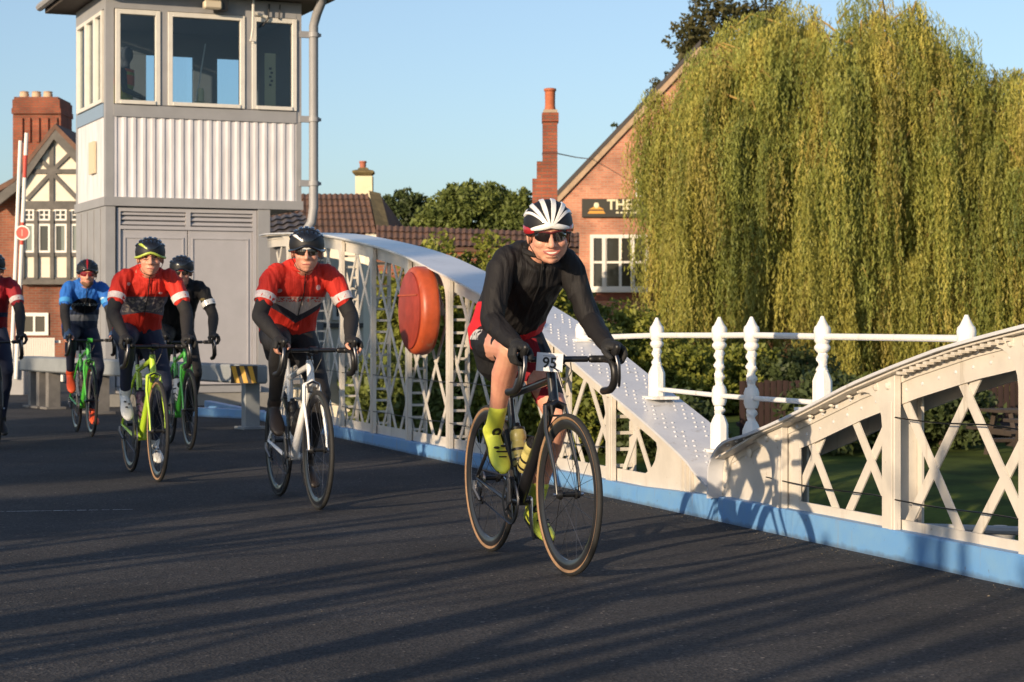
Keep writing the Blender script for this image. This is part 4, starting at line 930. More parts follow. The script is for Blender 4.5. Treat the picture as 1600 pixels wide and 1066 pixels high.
def willow(name, label, c, rx, ry, ztop, zwide, seed, nb, zlow):
    rs = np.random.RandomState(seed); g = thing(name, label, 'tree', group='weeping willows on the lawn')
    trunk(g, (c[0], c[1], -1.1), (c[0]+.2, c[1], ztop*.55), .34, (c[0], c[1], ztop*.6), (rx*.7, ry*.7, ztop*.3), rs, 14)
    cen = []; mis = []; br = MB()
    for k in range(nb):
        th = rs.uniform(0, 2*PI); f = rs.uniform(0, 1)**.52
        el = (1-f)*PI/2; fold = noise.noise(Vector((th*4.2, f*1.5, seed*2.0))); lump = 1+.16*noise.noise(Vector((math.cos(th)*2, math.sin(th)*2, f*3+seed)))+.035*rs.normal()+.19*fold
        hx = math.cos(el)**.8*lump*rs.uniform(.80, 1.03); p = Vector((c[0]+math.cos(th)*rx*hx, c[1]+math.sin(th)*ry*hx, zwide+(ztop-zwide)*math.sin(el)**.85*lump*rs.uniform(.9, 1.0)))
        low = k > nb*.74
        if low:
            th = rs.uniform(PI*.95, PI*2.05); q_ = rs.uniform(.30, .95); p = Vector((c[0]+math.cos(th)*rx*q_*1.02, c[1]+math.sin(th)*ry*q_, rs.uniform(1.2, zwide*.95)))
        out = Vector((math.cos(th+rs.normal()*.5), math.sin(th+rs.normal()*.5), 0)); bl = rs.uniform(.5, 1.3)
        mi_ = rs.choice([0, 0, 1, 1, 2]); ns = rs.randint(16, 40); full = rs.uniform(1.2, 4.2)*(1+.5*fold)
        pts = [p-out*bl*.6-ZZ*.15, p+ZZ*.12, p+out*bl*.45-ZZ*.18]
        if k % 3 == 0: br.tube([p-out*bl*1.2-ZZ*.5]+pts, [.04, .032, .024, .01], 5)
        for j in range(ns):
            t_ = rs.uniform(-1, 1); q = p+out*(bl*.5*t_)+Vector((rs.normal()*.15, rs.normal()*.15, .15-.35*t_*t_))
            L = min(full*rs.uniform(.6, 1.15), q.z-zlow-rs.uniform(0, 1.6))
            if L < .25: continue
            nl = int(L/.062); i = np.arange(nl); zz = q.z-i*.062
            sw = rs.normal(0, .05, 2); ph = rs.uniform(0, 6); x = q.x+sw[0]*(i*.062)+.03*np.sin(ph+i*.3)+rs.normal(0, .024, nl)+out.x*.18*1.5*np.sqrt(np.minimum(i*.06, 1)); y = q.y+sw[1]*(i*.062)+rs.normal(0, .024, nl)+out.y*.18*1.5*np.sqrt(np.minimum(i*.06, 1))
            cen.append(np.stack([x, y, zz], 1)); mis.append(np.full(nl, mi_, dtype=np.int32))
    cen = np.concatenate(cen); n = len(cen)
    a = rs.normal(0, .38, (n, 3)); a[:, 2] = -1; a /= np.linalg.norm(a, axis=1)[:, None]
    b_ = rs.normal(0, 1, (n, 3)); b_ -= a*(a*b_).sum(1)[:, None]; b_ /= np.linalg.norm(b_, axis=1)[:, None]
    s = .070*rs.uniform(.6, 1.25, n)[:, None]
    V = np.stack([cen-a*s, cen+b_*s*.24, cen+a*s, cen-b_*s*.24], 1).reshape(-1, 3)
    o = raw_mesh('crown', V, np.arange(4*n).reshape(-1, 4), [WIL]+WILB, g); o['kind'] = 'stuff'; o.data.polygons.foreach_set('material_index', np.concatenate(mis))
    br.build('branch', mat('willow_twig', (.30, .20, .05), .8), g)['kind'] = 'stuff'
    return g
D = 58.
willow('weeping_willow', 'huge weeping willow with yellow green curtains in front of the pub', (P(1306, 0, D).x, 59), 5.15, 4.2, 10.2, 4.4, 3, 640, -1.4)
willow('weeping_willow', 'second weeping willow cut by the right edge of the photo', (P(1672, 0, 57).x, 58.0), 3.9, 3.4, 8.4, 4.2, 4, 360, -1.3)
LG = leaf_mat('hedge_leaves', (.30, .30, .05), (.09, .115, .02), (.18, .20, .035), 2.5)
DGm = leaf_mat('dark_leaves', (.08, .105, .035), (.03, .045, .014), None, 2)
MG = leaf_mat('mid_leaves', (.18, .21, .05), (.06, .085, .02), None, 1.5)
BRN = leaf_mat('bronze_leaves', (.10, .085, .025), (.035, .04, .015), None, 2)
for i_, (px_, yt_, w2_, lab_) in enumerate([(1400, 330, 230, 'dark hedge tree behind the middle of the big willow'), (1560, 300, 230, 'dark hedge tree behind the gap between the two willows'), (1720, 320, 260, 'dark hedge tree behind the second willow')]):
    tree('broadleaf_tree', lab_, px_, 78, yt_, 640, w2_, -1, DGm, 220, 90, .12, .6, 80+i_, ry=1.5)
tree('broadleaf_tree', 'dark bronze green tree rising behind the left side of the big willow', 1150, 70, -6, 190, 200, -1, BRN, 170, 75, .10, .5, 11)
tree('broadleaf_tree', 'low dark foliage peeping over the pub roof verge', 1052, 72, 112, 190, 80, -1, BRN, 40, 60, .07, .25, 12)
tree('broadleaf_tree', 'tiny tuft of leaves behind the pub roof slope', 966, 72, 192, 212, 26, -1, DGm, 8, 40, .05, .1, 13)
tree('broadleaf_tree', 'dark rounded tree right of the cream chimney', 634, 60, 300, 400, 84, -1, DGm, 190, 55, .07, .2, 14)
tree('broadleaf_tree', 'broad green tree left of the tall brick chimney', 742, 58, 286, 400, 160, -1, MG, 420, 60, .075, .22, 15)
tree('broadleaf_tree', 'green bush top beside the tall brick chimney', 812, 57, 300, 400, 70, -1, MG, 140, 55, .07, .2, 16)
tree('broadleaf_tree', 'lower green tree between the two rounded trees', 686, 57, 318, 400, 60, -1, MG, 70, 80, .075, .26, 17)
# hedge and shrubs on the far bank behind the left truss
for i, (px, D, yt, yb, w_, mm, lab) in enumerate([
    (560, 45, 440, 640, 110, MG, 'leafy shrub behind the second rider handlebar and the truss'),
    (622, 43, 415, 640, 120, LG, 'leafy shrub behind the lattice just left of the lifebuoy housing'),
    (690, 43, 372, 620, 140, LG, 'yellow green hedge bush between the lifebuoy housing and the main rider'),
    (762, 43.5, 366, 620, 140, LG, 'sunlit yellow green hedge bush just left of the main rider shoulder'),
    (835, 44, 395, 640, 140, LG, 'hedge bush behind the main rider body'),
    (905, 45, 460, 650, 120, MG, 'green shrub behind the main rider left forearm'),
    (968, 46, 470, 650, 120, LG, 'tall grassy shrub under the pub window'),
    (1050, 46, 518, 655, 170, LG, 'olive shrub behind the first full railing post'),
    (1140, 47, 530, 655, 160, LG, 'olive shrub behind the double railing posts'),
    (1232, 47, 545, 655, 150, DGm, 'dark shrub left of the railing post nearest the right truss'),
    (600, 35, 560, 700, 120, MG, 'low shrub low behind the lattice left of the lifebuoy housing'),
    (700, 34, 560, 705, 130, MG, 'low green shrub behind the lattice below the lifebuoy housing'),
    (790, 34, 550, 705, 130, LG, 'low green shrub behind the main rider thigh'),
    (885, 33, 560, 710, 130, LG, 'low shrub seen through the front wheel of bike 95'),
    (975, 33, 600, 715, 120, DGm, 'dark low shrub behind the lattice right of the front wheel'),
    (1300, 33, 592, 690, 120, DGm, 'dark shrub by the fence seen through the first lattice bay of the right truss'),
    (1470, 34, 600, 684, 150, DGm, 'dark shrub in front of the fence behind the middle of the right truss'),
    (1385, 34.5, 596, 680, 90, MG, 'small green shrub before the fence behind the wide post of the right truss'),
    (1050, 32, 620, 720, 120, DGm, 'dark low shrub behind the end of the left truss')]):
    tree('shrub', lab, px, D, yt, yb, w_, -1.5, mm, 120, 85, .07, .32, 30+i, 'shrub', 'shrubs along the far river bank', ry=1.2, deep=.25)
# unseen shadow casters added off camera: leafy columns darken far road, trunks stripe asphalt
EC = Vector((math.cos(SAZ), -math.sin(SAZ), 0)); EA = Vector((math.sin(SAZ), math.cos(SAZ), 0)); TS = math.tan(SEL)
SHADE_COLUMNS = [(-8.75, .62, 13, 2.2), (-11.2, .95, 14, 2.3), (-13.1, .75, 15, 2.2), (-15.6, .75, 18, 1.6), (-17.0, .6, 19, .8), (-20.6, .8, 20, 1.4)]
for i, (c_, rc, aref, zref) in enumerate(SHADE_COLUMNS):
    L = 27+2*(i % 3); a0 = aref-L; H = zref+L*TS; b0 = EC*c_+EA*a0; rs = np.random.RandomState(60+i)
    g = thing('shade_column', 'unseen leafy column added for shade, number %s counted from the photographer' % ['one', 'two', 'three', 'four', 'five', 'six', 'seven'][i], 'tree', group='unseen leafy columns added to shade the far road')
    trunk(g, (b0.x, b0.y, 0), (b0.x, b0.y, H*.7), .14, (b0.x, b0.y, H*.5), (rc*.8, rc*.8, H*.4), rs, 6)
    cc = clumps(rs, (b0.x, b0.y, H*.52), (rc, rc, H*.50), 190, 60, .42, .2); leaves('crown', cc, .12, MG, g, rs)
for i in range(24):  # unseen trunks added only for the stripe shadows they cast
    rs = np.random.RandomState(90+i); c_ = -2.2-.29*i+rs.uniform(-.12, .12); a0 = rs.uniform(-4.5, -.6); aend = rs.uniform(7.0, 11.5)
    H = (aend-a0)*TS; b0 = EC*c_+EA*a0; ln_ = EC*rs.uniform(-.55, .55); r = rs.uniform(.035, .12)
    g = thing('shadow_trunk', 'unseen leaning trunk added to cast a stripe on the road', 'tree', group='unseen trunks added to stripe the asphalt with shadow')
    m = MB(); m.tube([b0, b0+ln_*.45+ZZ*H*.5, b0+ln_+ZZ*H], [r, r*.8, r*.35], 8); m.build('trunk', BARK, g)
    for k in range(2):
        a = b0+ln_*(.5+.2*k)+ZZ*H*(.5+.2*k); d = EC*rs.uniform(-.7, .7)+ZZ*rs.uniform(.5, .9); m = MB(); m.tube([a, a+d*.6, a+d], [r*.45, r*.35, r*.12], 6); m.build('branch', BARK, g)
# ------------------------------------------------------------------ bicycles (x forward, y to the rider's left)
WR = .34
HUBR = Vector((-.405, 0, WR)); HUBF = Vector((.585, 0, WR)); BB = Vector((0, 0, .27))
def lpath(*p): return [Vector(q) for q in p]
def make_wheel(root, hub, rim_m, tan, steer, rear=False, deep=.040, disc=False):
    w_ = thing('wheel', None, None); w_.parent = root; w_.location = hub; w_.rotation_euler = (0, 0, steer)
    m = MB(); n = 12; prof = []
    for k in range(n):
        a = 2*PI*k/n; prof.append((.3265+.0135*math.cos(a), .0128*math.sin(a)))
    m.lathe((0, 0, 0), prof, 'y', 64)
    # tread dark, sidewalls tan
    if tan:
        mm = []
        for i in range(64):
            for k in range(n):
                mid = 2*PI*(k+.5)/n; mm.append(0 if math.cos(mid) > .12 else 1)
        m.m = mm
    m.build('tyre', [RUB, TAN], w_, ang=1.2)
    m = MB(); m.lathe((0, 0, 0), [(.3145, -.0095), (.3145, .0095), (.300, .0115), (.3145-deep*.7, .0085), (.3145-deep, .003), (.3145-deep, -.003), (.3145-deep*.7, -.0085), (.300, -.0115)], 'y', 64); m.build('rim', rim_m, w_, ang=.5)
    m = MB(); m.lathe((0, 0, 0), [(.006, -.055), (.016, -.05), (.022, -.036), (.022, -.033), (.011, -.028), (.011, .028), (.022, .033), (.022, .036), (.016, .05), (.006, .055)], 'y', 16, closed=False); m.build('hub', BLK, w_)
    src = None
    for k in range(20):
        a = 2*PI*k/20; off = .09*(1 if k % 2 else -1)*(1 if (k//2) % 2 else -1); sy = .033 if k % 2 else -.033
        if src is None:
            m = MB(); m.tube([(math.sin(off)*.02, .033, math.cos(off)*.02), (0, 0, .3145-deep)], .0011, 5); src = m.build('spoke', STEELD, w_)
        else: share('spoke', src, w_, Matrix.Rotation(a, 4, 'Y')@(Matrix.Scale(-1, 4, (0, 1, 0)) if sy < 0 else Matrix.Identity(4)))
    if rear:
        m = MB()
        for j, r in enumerate((.048, .042, .036, .030)): m.lathe((0, -.040+.005*j-.008, 0), [(.01, -.001), (r, -.001), (r, .0015), (.01, .0015)], 'y', 20, closed=False)
        m.build('cassette', ALU, w_)
    return w_
def bicycle(label, loc, rz, fr_m, fork_m, stem_m, rim_m, tan=False, crank=80, steer=0, tape=BLK, spare=None, pl=None, tt_m=None, bottle=None, deep=.04, silver_crank=True, post_m=CARB):
    root = thing('bicycle', label, 'bicycle', loc, rz, 'road bikes ridden by the group')
    make_wheel(root, HUBR, rim_m, tan, 0, True, deep); make_wheel(root, HUBF, rim_m, tan, R(steer), False, deep)
    st = Vector((-.210, 0, .98)); axis = Vector((-.292, 0, .956)).normalized()
    crown = Vector((.425, 0, .705)); htop = crown+axis*.145; hbot = crown+axis*.012
    sclus = BB.lerp(st, .66); 
    f = MB(); Y = (0, 1, 0)
    f.tube([hbot, htop], .0215, 12)
    f.tube([crown+axis*.035, BB+Vector((.01, 0, .012))], [.021, .026], 12, 1.25, Y)
    f.tube([htop-axis*.028, BB.lerp(st, .65)], [.017, .015], 12, 1.1, Y)
    f.tube([BB, BB.lerp(st, .70)], [.018, .016], 12, 1.3, Y)
    f.tube([BB-Vector((0, .034, 0)), BB+Vector((0, .034, 0))], .025, 14)
    for s in (-1, 1):
        f.tube([BB+Vector((-.01, .022*s, -.004)), BB+Vector((-.12, .030*s, .0)), HUBR+Vector((0, .062*s, 0))], [.013, .012, .009], 8)
        f.tube([BB.lerp(st, .62)+Vector((0, .014*s, 0)), BB.lerp(st, .56)+Vector((-.05, .028*s, -.02)), HUBR+Vector((0, .062*s, .006))], [.010, .009, .008], 8)
    fr_o = f.build('frame', fr_m, root)
    k = MB(); k.tube([crown+Vector((0, -.045, -.005)), crown+Vector((0, 0, .012)), crown+Vector((0, .045, -.005))], [.015, .020, .015], 10)
    sm = Matrix.Rotation(R(steer), 3, 'Z')
    for s in (-1, 1):
        k.tube([crown+Vector((0, .042*s, 0)), crown+Vector((.035, .052*s, -.10)), HUBF+Vector((-.025, .053*s, .10)), HUBF+Vector((0, .052*s, 0))], [.016, .014, .010, .009], 10, .7, (1, 0, 0))
    k.build('fork', fork_m, root)
    p = MB(); p.tube([BB.lerp(st, .68), BB.lerp(st, .955)], .0145, 10); p.build('seat_post', post_m, root)
    s_ = MB(); sx = st.x
    s_.rings([[Vector((sx+x, w_*math.cos(a), .985+dz+h*math.sin(a))) for a in [2*PI*q/12 for q in range(12)]] for x, w_, h, dz in ((-.12, .02, .012, .012), (-.115, .062, .018, .008), (-.08, .068, .019, .004), (-.02, .045, .018, 0), (.05, .024, .016, 0), (.12, .018, .014, 0), (.145, .008, .008, -.002))])
    s_.tube([(sx-.07, .02, .955), (sx+.08, .018, .96)], .0035, 6); s_.tube([(sx-.07, -.02, .955), (sx+.08, -.018, .96)], .0035, 6)
    s_.build('saddle', BLK, root)
    # stem and bars
    bar = Vector((.475, 0, .905)); top = htop+axis*.035
    q = MB(); q.tube([top-axis*.03, top+axis*.012], .0185, 12); q.tube([top, bar], [.0165, .019], 12); q.tube([bar-Vector((0, .024, 0)), bar+Vector((0, .024, 0))], .0215, 12); q.build('stem', stem_m, root)
    hb = MB()
    def drop(s):
        return [bar+Vector((0, .03*s, 0)), bar+Vector((0, .15*s, 0)), bar+Vector((.005, .188*s, 0)), bar+Vector((.035, .204*s, .0)), bar+Vector((.085, .206*s, -.008)), bar+Vector((.112, .208*s, -.045)), bar+Vector((.100, .212*s, -.095)), bar+Vector((.055, .215*s, -.128)), bar+Vector((-.03, .217*s, -.138))]
    hb.tube([bar-Vector((0, .13, 0)), bar+Vector((0, .13, 0))], .0135, 10); hbo = hb.build('handlebar', CARB, root)
    for s in (-1, 1):
        g = MB(); dpts = drop(s); P2 = [Vector(a) for a in dpts[1:]]
        sm_ = []
        for i in range(len(P2)-1):
            p0 = P2[max(i-1, 0)]; p1 = P2[i]; p2 = P2[i+1]; p3 = P2[min(i+2, len(P2)-1)]
            for j in range(3):
                t_ = j/3; sm_.append(.5*((2*p1)+(p2-p0)*t_+(2*p0-5*p1+4*p2-p3)*t_**2+(3*p1-p0-3*p2+p3)*t_**3))
        sm_.append(P2[-1])
        g.tube(sm_, .0165, 10, ends=True); g.build('bar_tape', tape, root)
        hd = MB(); h0 = bar+Vector((.07, .206*s, .004)); hd.tube([h0+Vector((-.02, 0, .0)), h0+Vector((.03, 0, .012)), h0+Vector((.065, 0, .030)), h0+Vector((.080, 0, .050))], [.014, .018, .0165, .014], 10, 1.25, (0, 1, 0), ends=True); hdo = hd.build('brake_hood', BLK, root)
        lv = MB(); lv.tube([h0+Vector((.075, 0, .010)), h0+Vector((.088, .004*s, -.03)), h0+Vector((.080, .010*s, -.08)), h0+Vector((.066, .014*s, -.115))], [.009, .008, .007, .006], 8, .5, (0, 1, 0), ends=True); lv.build('brake_lever', STEELD, hdo)
    cb = MB()
    for s in (-1, 1):
        cb.tube([bar+Vector((.01, .05*s, -.015)), bar+Vector((.07, .03*s, -.05)), bar+Vector((.05, .0, -.12)), crown+Vector((.05, 0, .08))], .0025, 5)
    cb.build('cable', BLK, root)
    for hub, up in ((HUBF, crown+Vector((.035, 0, .0))), (None, Vector((-.215, 0, .655)))):
        bk = MB(); c = up
        for s in (-1, 1): bk.tube([c+Vector((0, 0, .02)), c+Vector((.008, .032*s, .005)), c+Vector((.006, .026*s, -.035))], [.007, .008, .006], 6)
        bk.box(c+Vector((0, 0, -.04)), (.04, .05, .008)); bk.build('brake_caliper', STEELD if silver_crank else BLK, root)
    # drivetrain
    ph = R(crank)
    chm_ = MB(); chm_.lathe(BB+Vector((0, -.046, 0)), [(.085, -.0015), (.106, -.0015), (.108, .001), (.085, .001)], 'y', 40)
    chm_.lathe(BB+Vector((0, -.038, 0)), [(.060, -.0015), (.078, -.0015), (.078, .001), (.060, .001)], 'y', 32)
    for j in range(5):
        a = 2*PI*j/5; chm_.tube([BB+Vector((0, -.044, 0)), BB+Vector((.09*math.cos(a), -.044, .09*math.sin(a)))], [.012, .006], 6, .4, (0, 0, 1) if abs(math.sin(a)) < .8 else (1, 0, 0))
    chm_.build('chainring', STEELD, root)
    for s, a in ((-1, ph), (1, ph+PI)):
        tip = BB+Vector((.1725*math.cos(a), .072*s, .1725*math.sin(a)))
        c_ = MB(); c_.tube([BB+Vector((0, .05*s, 0)), BB.lerp(tip, .5)+Vector((0, .02*s, 0)), tip], [.017, .013, .012], 10, .6, (-math.sin(a), 0, math.cos(a)), ends=True); co_ = c_.build('crank', ALU if silver_crank else CARB, root)
        pp = MB(); pc_ = tip+Vector((0, .040*s, 0)); pp.box(pc_, (.085, .058, .014)); pp.tube([tip, pc_], .006, 6); pp.build('pedal', BLK, co_, bevel=.004)
    cn = MB(); r0 = .106; r1 = .04; yb = -.048
    loop = [BB+Vector((r0*math.cos(a), 0, r0*math.sin(a))) for a in [R(90-i*18) for i in range(11)]]+[HUBR+Vector((.03, 0, -.10)), HUBR+Vector((-.005, 0, -.09)), HUBR+Vector((.025, 0, -.045))]+[HUBR+Vector((r1*math.cos(a), 0, r1*math.sin(a))) for a in [R(250-i*32) for i in range(6)]]
    loop = [Vector((v.x, yb, v.z)) for v in loop]; cn.tube(loop, .0045, 4, 1, closed=True); cn.build('chain', STEELD, root)
    rd = MB(); rd.tube([HUBR+Vector((0, -.075, -.01)), HUBR+Vector((.0, -.08, -.045)), HUBR+Vector((.028, -.06, -.10))], [.012, .013, .010], 8); rd.lathe(HUBR+Vector((.028, -.05, -.10)), [(.004, -.004), (.018, -.004), (.018, .004), (.004, .004)], 'y', 12); rd.lathe(HUBR+Vector((.005, -.05, -.055)), [(.004, -.004), (.018, -.004), (.018, .004), (.004, .004)], 'y', 12); rd.build('rear_derailleur', STEELD, root)
    for s in (-1, 1): m_ = MB(); m_.tube([HUBF+Vector((0, .05*s, 0)), HUBF+Vector((0, .068*s, 0))], .007, 8); m_.build('skewer', ALU, root)
    if bottle:
        # bottle on the down tube and on the seat tube
        for nm, (a, b_, lift) in zip(('down_tube', 'seat_tube'), ((crown, BB, .058), (st, BB, .055))):
            d = (b_-a).normalized(); nrm = Vector((d.z, 0, -d.x)); nrm = nrm if (nrm.z > 0) == (nm == 'down_tube') or nm == 'seat_tube' else -nrm
            if nm == 'down_tube' and nrm.z < 0: nrm = -nrm
            if nm == 'seat_tube' and nrm.x < 0: nrm = -nrm
            b0 = b_-d*(.14)+nrm*lift; x_ = Vector((0, 1, 0)); 
            m_ = MB(); m_.lathe(b0, [(.0001, 0), (.034, .003), (.0365, .015), (.0365, .10), (.031, .108), (.031, .118), (.0365, .128), (.0365, .155), (.030, .172), (.014, .178), (.012, .195), (.0001, .196)], (x_, -nrm, -d), 20, closed=False)
            bo_ = m_.build('bottle', bottle[0], root)
            m_ = MB(); m_.lathe(b0-d*.165, [(.034, 0), (.034, .012), (.016, .018), (.013, .034), (.0001, .035)], (x_, -nrm, -d), 20, closed=False); m_.build('bottle_cap', BLK, bo_)
            m_ = MB()
            for z_ in (.03, .075): m_.lathe(b0-d*z_, [(.0372, -.006), (.0385, -.006), (.0385, .006), (.0372, .006)], (x_, -nrm, -d), 20)
            m_.build('bottle_cage', BLK, bo_)
    return root, bar, crown

# ------------------------------------------------------------------ riders
TH = .445; SHN = .455
def knee_ik(hip, ank, L1, L2, fwd):
    d = ank-hip; L = min(d.length, L1+L2-.004); dn = d.normalized(); a = (L1*L1-L2*L2+L*L)/(2*L); h = math.sqrt(max(L1*L1-a*a, 0)); f = (fwd-dn*fwd.dot(dn)).normalized(); return hip+dn*a+f*h
def seglist(m, pts, rad, seg=16, flat=1, up=None): m.tube(pts, rad, seg, flat, up, ends=True)
def rider(label, loc, rz, crank, dz, kit, head, vox=.007, long_sleeve=False, bare_legs=False, tall_shoe=False, lean=0.0, dy=0.0):
    root = thing('person', label, 'person', loc, rz, 'cyclists riding over the bridge')
    ph = R(crank)
    hipz = .985+dz*.2
    hipC = Vector((-.165, 0, hipz)); shC = Vector((.19-lean, dy, 1.315+dz)); neckB = shC+Vector((.036, 0, .020))
    legs = {}
    for s, a, pitch in ((-1, ph, R(-38)), (1, ph+PI, R(-16))):
        ped = BB+Vector((.1725*math.cos(a), .113*s, .1725*math.sin(a)+.016))
        f = Vector((math.cos(pitch), 0, math.sin(pitch))); u_ = Vector((-f.z, 0, f.x))
        ank = ped-f*.125+u_*.095
        hip = hipC+Vector((.01, .088*s, -.015)); kn = knee_ik(hip, ank, TH, SHN, Vector((1, .10*s, .12))); kn += Vector((0, .012*s, 0))
        legs[s] = (hip, kn, ank, ped, f, u_)
    arms = {}
    for s in (-1, 1):
        sh = shC+Vector((0, kit.get('sw', .176)*s, -.012)); wr_ = Vector((.475+.035, .207*s, .905+.062)); el = knee_ik(sh, wr_, .285, .265, Vector((-.40, kit.get('flare', .60)*s, -.45))); arms[s] = (sh, el, wr_)
    def torso(m, g=0.0):
        secs = [(hipC+Vector((-.045, 0, -.05)), .150, .105), (hipC+Vector((-.03, 0, .03)), .168, .125), (hipC+Vector((.035, 0, .10)), .160, .122), (hipC.lerp(shC, .42)+Vector((-.01, 0, .035)), .158, .122), (hipC.lerp(shC, .68)+Vector((.0, 0, .03)), .172, .128), (hipC.lerp(shC, .90)+Vector((.005, 0, .005)), .168, .118), (shC+Vector((.02, 0, .012)), .125, .085), (neckB, .085, .065)]
        m.tube([c for c, a, b_ in secs], [a+g for c, a, b_ in secs], 24, 1, (0, 1, 0))
        # squash front-back
        n = 24; tot = len(secs)*n; o = len(m.v)-tot
        for i, (c, a, b_) in enumerate(secs):
            for k in range(n):
                v = Vector(m.v[o+i*n+k])-c; y = v.y; v.y = 0; v *= (b_+g)/(a+g); v.y = y; m.v[o+i*n+k] = tuple(c+v)
    def thigh(m, s, g=0.0, t1=1.0):
        hip, kn, ank, ped, f, u_ = legs[s]
        seglist(m, [hip+Vector((-.02, -.01*s, .01)), hip.lerp(kn, .35), hip.lerp(kn, .7*t1), hip.lerp(kn, t1)], [.090+g, .083+g, .066+g if t1 == 1 else .067+g, .054+g if t1 == 1 else .060+g])
    def shin(m, s, g=0.0):
        hip, kn, ank, ped, f, u_ = legs[s]; back = Vector((-.022, 0, 0))
        seglist(m, [kn, kn.lerp(ank, .12)+back*.3, kn.lerp(ank, .33)+back, kn.lerp(ank, .62)+back*.5, kn.lerp(ank, 1.0)], [.054+g, .051+g, .055+g, .042+g, .034+g])
    def uarm(m, s, g=0.0, t1=1.0):
        sh, el, wr_ = arms[s]; seglist(m, [sh+Vector((0, -.03*s, 0)), sh.lerp(el, .2), sh.lerp(el, .6*t1), sh.lerp(el, t1)], [.056+g, .054+g, .047+g if t1 == 1 else .050+g, .041+g if t1 == 1 else .048+g])
    def farm(m, s, g=0.0, t0=0.):
        sh, el, wr_ = arms[s]; seglist(m, [el.lerp(wr_, t0), el.lerp(wr_, .25), el.lerp(wr_, .6), wr_], [.041+g, .042+g, .034+g, .027+g])
    # head frame
    hc = Vector((.315-lean*.7, dy*1.3, 1.432+dz))+Vector((head.get('fx', 0), head.get('fy', 0), head.get('fz', 0)))
    HS = head.get('size', 1.05); HM = Matrix.Translation(hc)@Matrix.Rotation(R(head.get('yaw', -18)), 4, 'Z')@Matrix.Rotation(R(head.get('roll', 0)), 4, 'X')@Matrix.Rotation(R(head.get('pitch', 4)), 4, 'Y')@Matrix.Scale(HS, 4)
    HX, HY_, HZ = (HM.to_3x3()@Vector(a) for a in ((1, 0, 0), (0, 1, 0), (0, 0, 1))); HA = (HX, HY_, HZ)
    H = lambda x, y, z: HM@Vector((x, y, z))
    body = MB(); torso(body, -.012)
    for s in (-1, 1): thigh(body, s, -.006 if not bare_legs else -.001); shin(body, s, -.005 if not bare_legs else 0); uarm(body, s, -.006); farm(body, s, -.005)
    for s in (-1, 1):
        hip, kn, ank, ped, f, u_ = legs[s]; seglist(body, [ank, ank-u_*.05-f*.02, ped-f*.02+u_*.02], [.032, .030, .022])
        hand_parts(body, s, arms[s][2], 0.0)
    seglist(body, [neckB+Vector((-.04, 0, -.02)), neckB.lerp(H(-.02, 0, -.06), .5), H(-.02, 0, -.05)], [.062, .056, .055])
    fat = head.get('fat', 1.0)
    body.ell(H(-.012, 0, .025), (.096, .076, .096), HA, 12); body.ell(H(.030, 0, -.040), (.062, .062*fat, .070), HA, 10); body.ell(H(.050, 0, -.088), (.036, .036*fat, .026), HA, 8)
    body.ell(H(.066, 0, -.098), (.022, .020, .016), HA, 8); body.ell(H(.078, 0, .026), (.018, .050, .014), HA, 8)
    for s in (-1, 1):
        body.ell(H(.058, .034*s, -.030), (.032, .028*fat, .026), HA, 8); body.ell(H(-.005, .079*s, -.012), (.017, .010, .030), HA, 8)
    body.tube([H(.088, 0, .010), H(.104, 0, -.018), H(.112, 0, -.034)], [.009, .012, .015], 10, ends=True)
    body.ell(H(.100, .013, -.038), (.012, .009, .009), HA, 6); body.ell(H(.100, -.013, -.038), (.012, .009, .009), HA, 6)
    body.ell(H(.082, 0, -.064), (.018, .030, .011), HA, 8); body.ell(H(.080, 0, -.080), (.018, .026, .009), HA, 8)
    if head.get('beard'):
        pass
    bo = fuse(body, 'body', [SKIN], root, vox*.8 if vox < .006 else vox, 2)
    # mouth
    if head.get('smile'):
        m = MB(); arc = [H(.0955-.34*abs(y)**1.3*1.2, y, -.0665+8*y*y) for y in (-.030, -.02, -.01, 0, .01, .02, .030)]
        m.tube(arc, [.002, .0045, .0055, .006, .0055, .0045, .002], 8, .9); m.build('teeth', TEETH, root)
        for dzz, rr in ((.0095, .0042), (-.0105, .0055)):
            m = MB(); m.tube([H(.0965-.34*abs(y)**1.3*1.2, y, -.0665+8*y*y+dzz*.8*(1-abs(y)/.036)) for y in (-.034, -.022, -.01, 0, .01, .022, .034)], [.002, rr, rr, rr, rr, rr, .002], 6); m.build('lip', LIPS, root)
    else:
        m = MB(); m.tube([H(.0965-5*y*y*1.2, y, -.071-1*y*y) for y in (-.024, -.012, 0, .012, .024)], [.002, .0045, .005, .0045, .002], 6); m.build('lip', LIPS, root)
    if head.get('beard'):
        m = MB(); m.ell(H(.042, 0, -.082), (.052, .052, .038), HA, 10); m.ell(H(.07, 0, -.098), (.028, .030, .024), HA, 8); m.ell(H(.076, 0, -.055), (.024, .032, .008), HA, 8)
        o = fuse(m, 'beard', [mat('beard', (.16, .08, .045), .9, var=.4, vs_=60)], root, .005, 1, .002, 3, wdir=(60, 60, 60))
    # garments
    top = MB(); torso(top, .004)
    for s in (-1, 1):
        if long_sleeve: uarm(top, s, .006); farm(top, s, .004)
        else: uarm(top, s, .007, .62)
    # collar
    top.tube([neckB+Vector((-.03, 0, -.02)), neckB.lerp(H(-.02, 0, -.06), .10)], [.078, .066], 20)
    m = MB(); ring = [neckB+Vector((-.006, 0, .012))+Vector((math.cos(q)*.060, math.sin(q)*.066, .012*math.cos(q)*-2.2)) for q in [2*PI*k/24 for k in range(24)]]; m.tube(ring, .009, 8, 1.5, closed=True); m.build('collar', kit['jersey'], root)
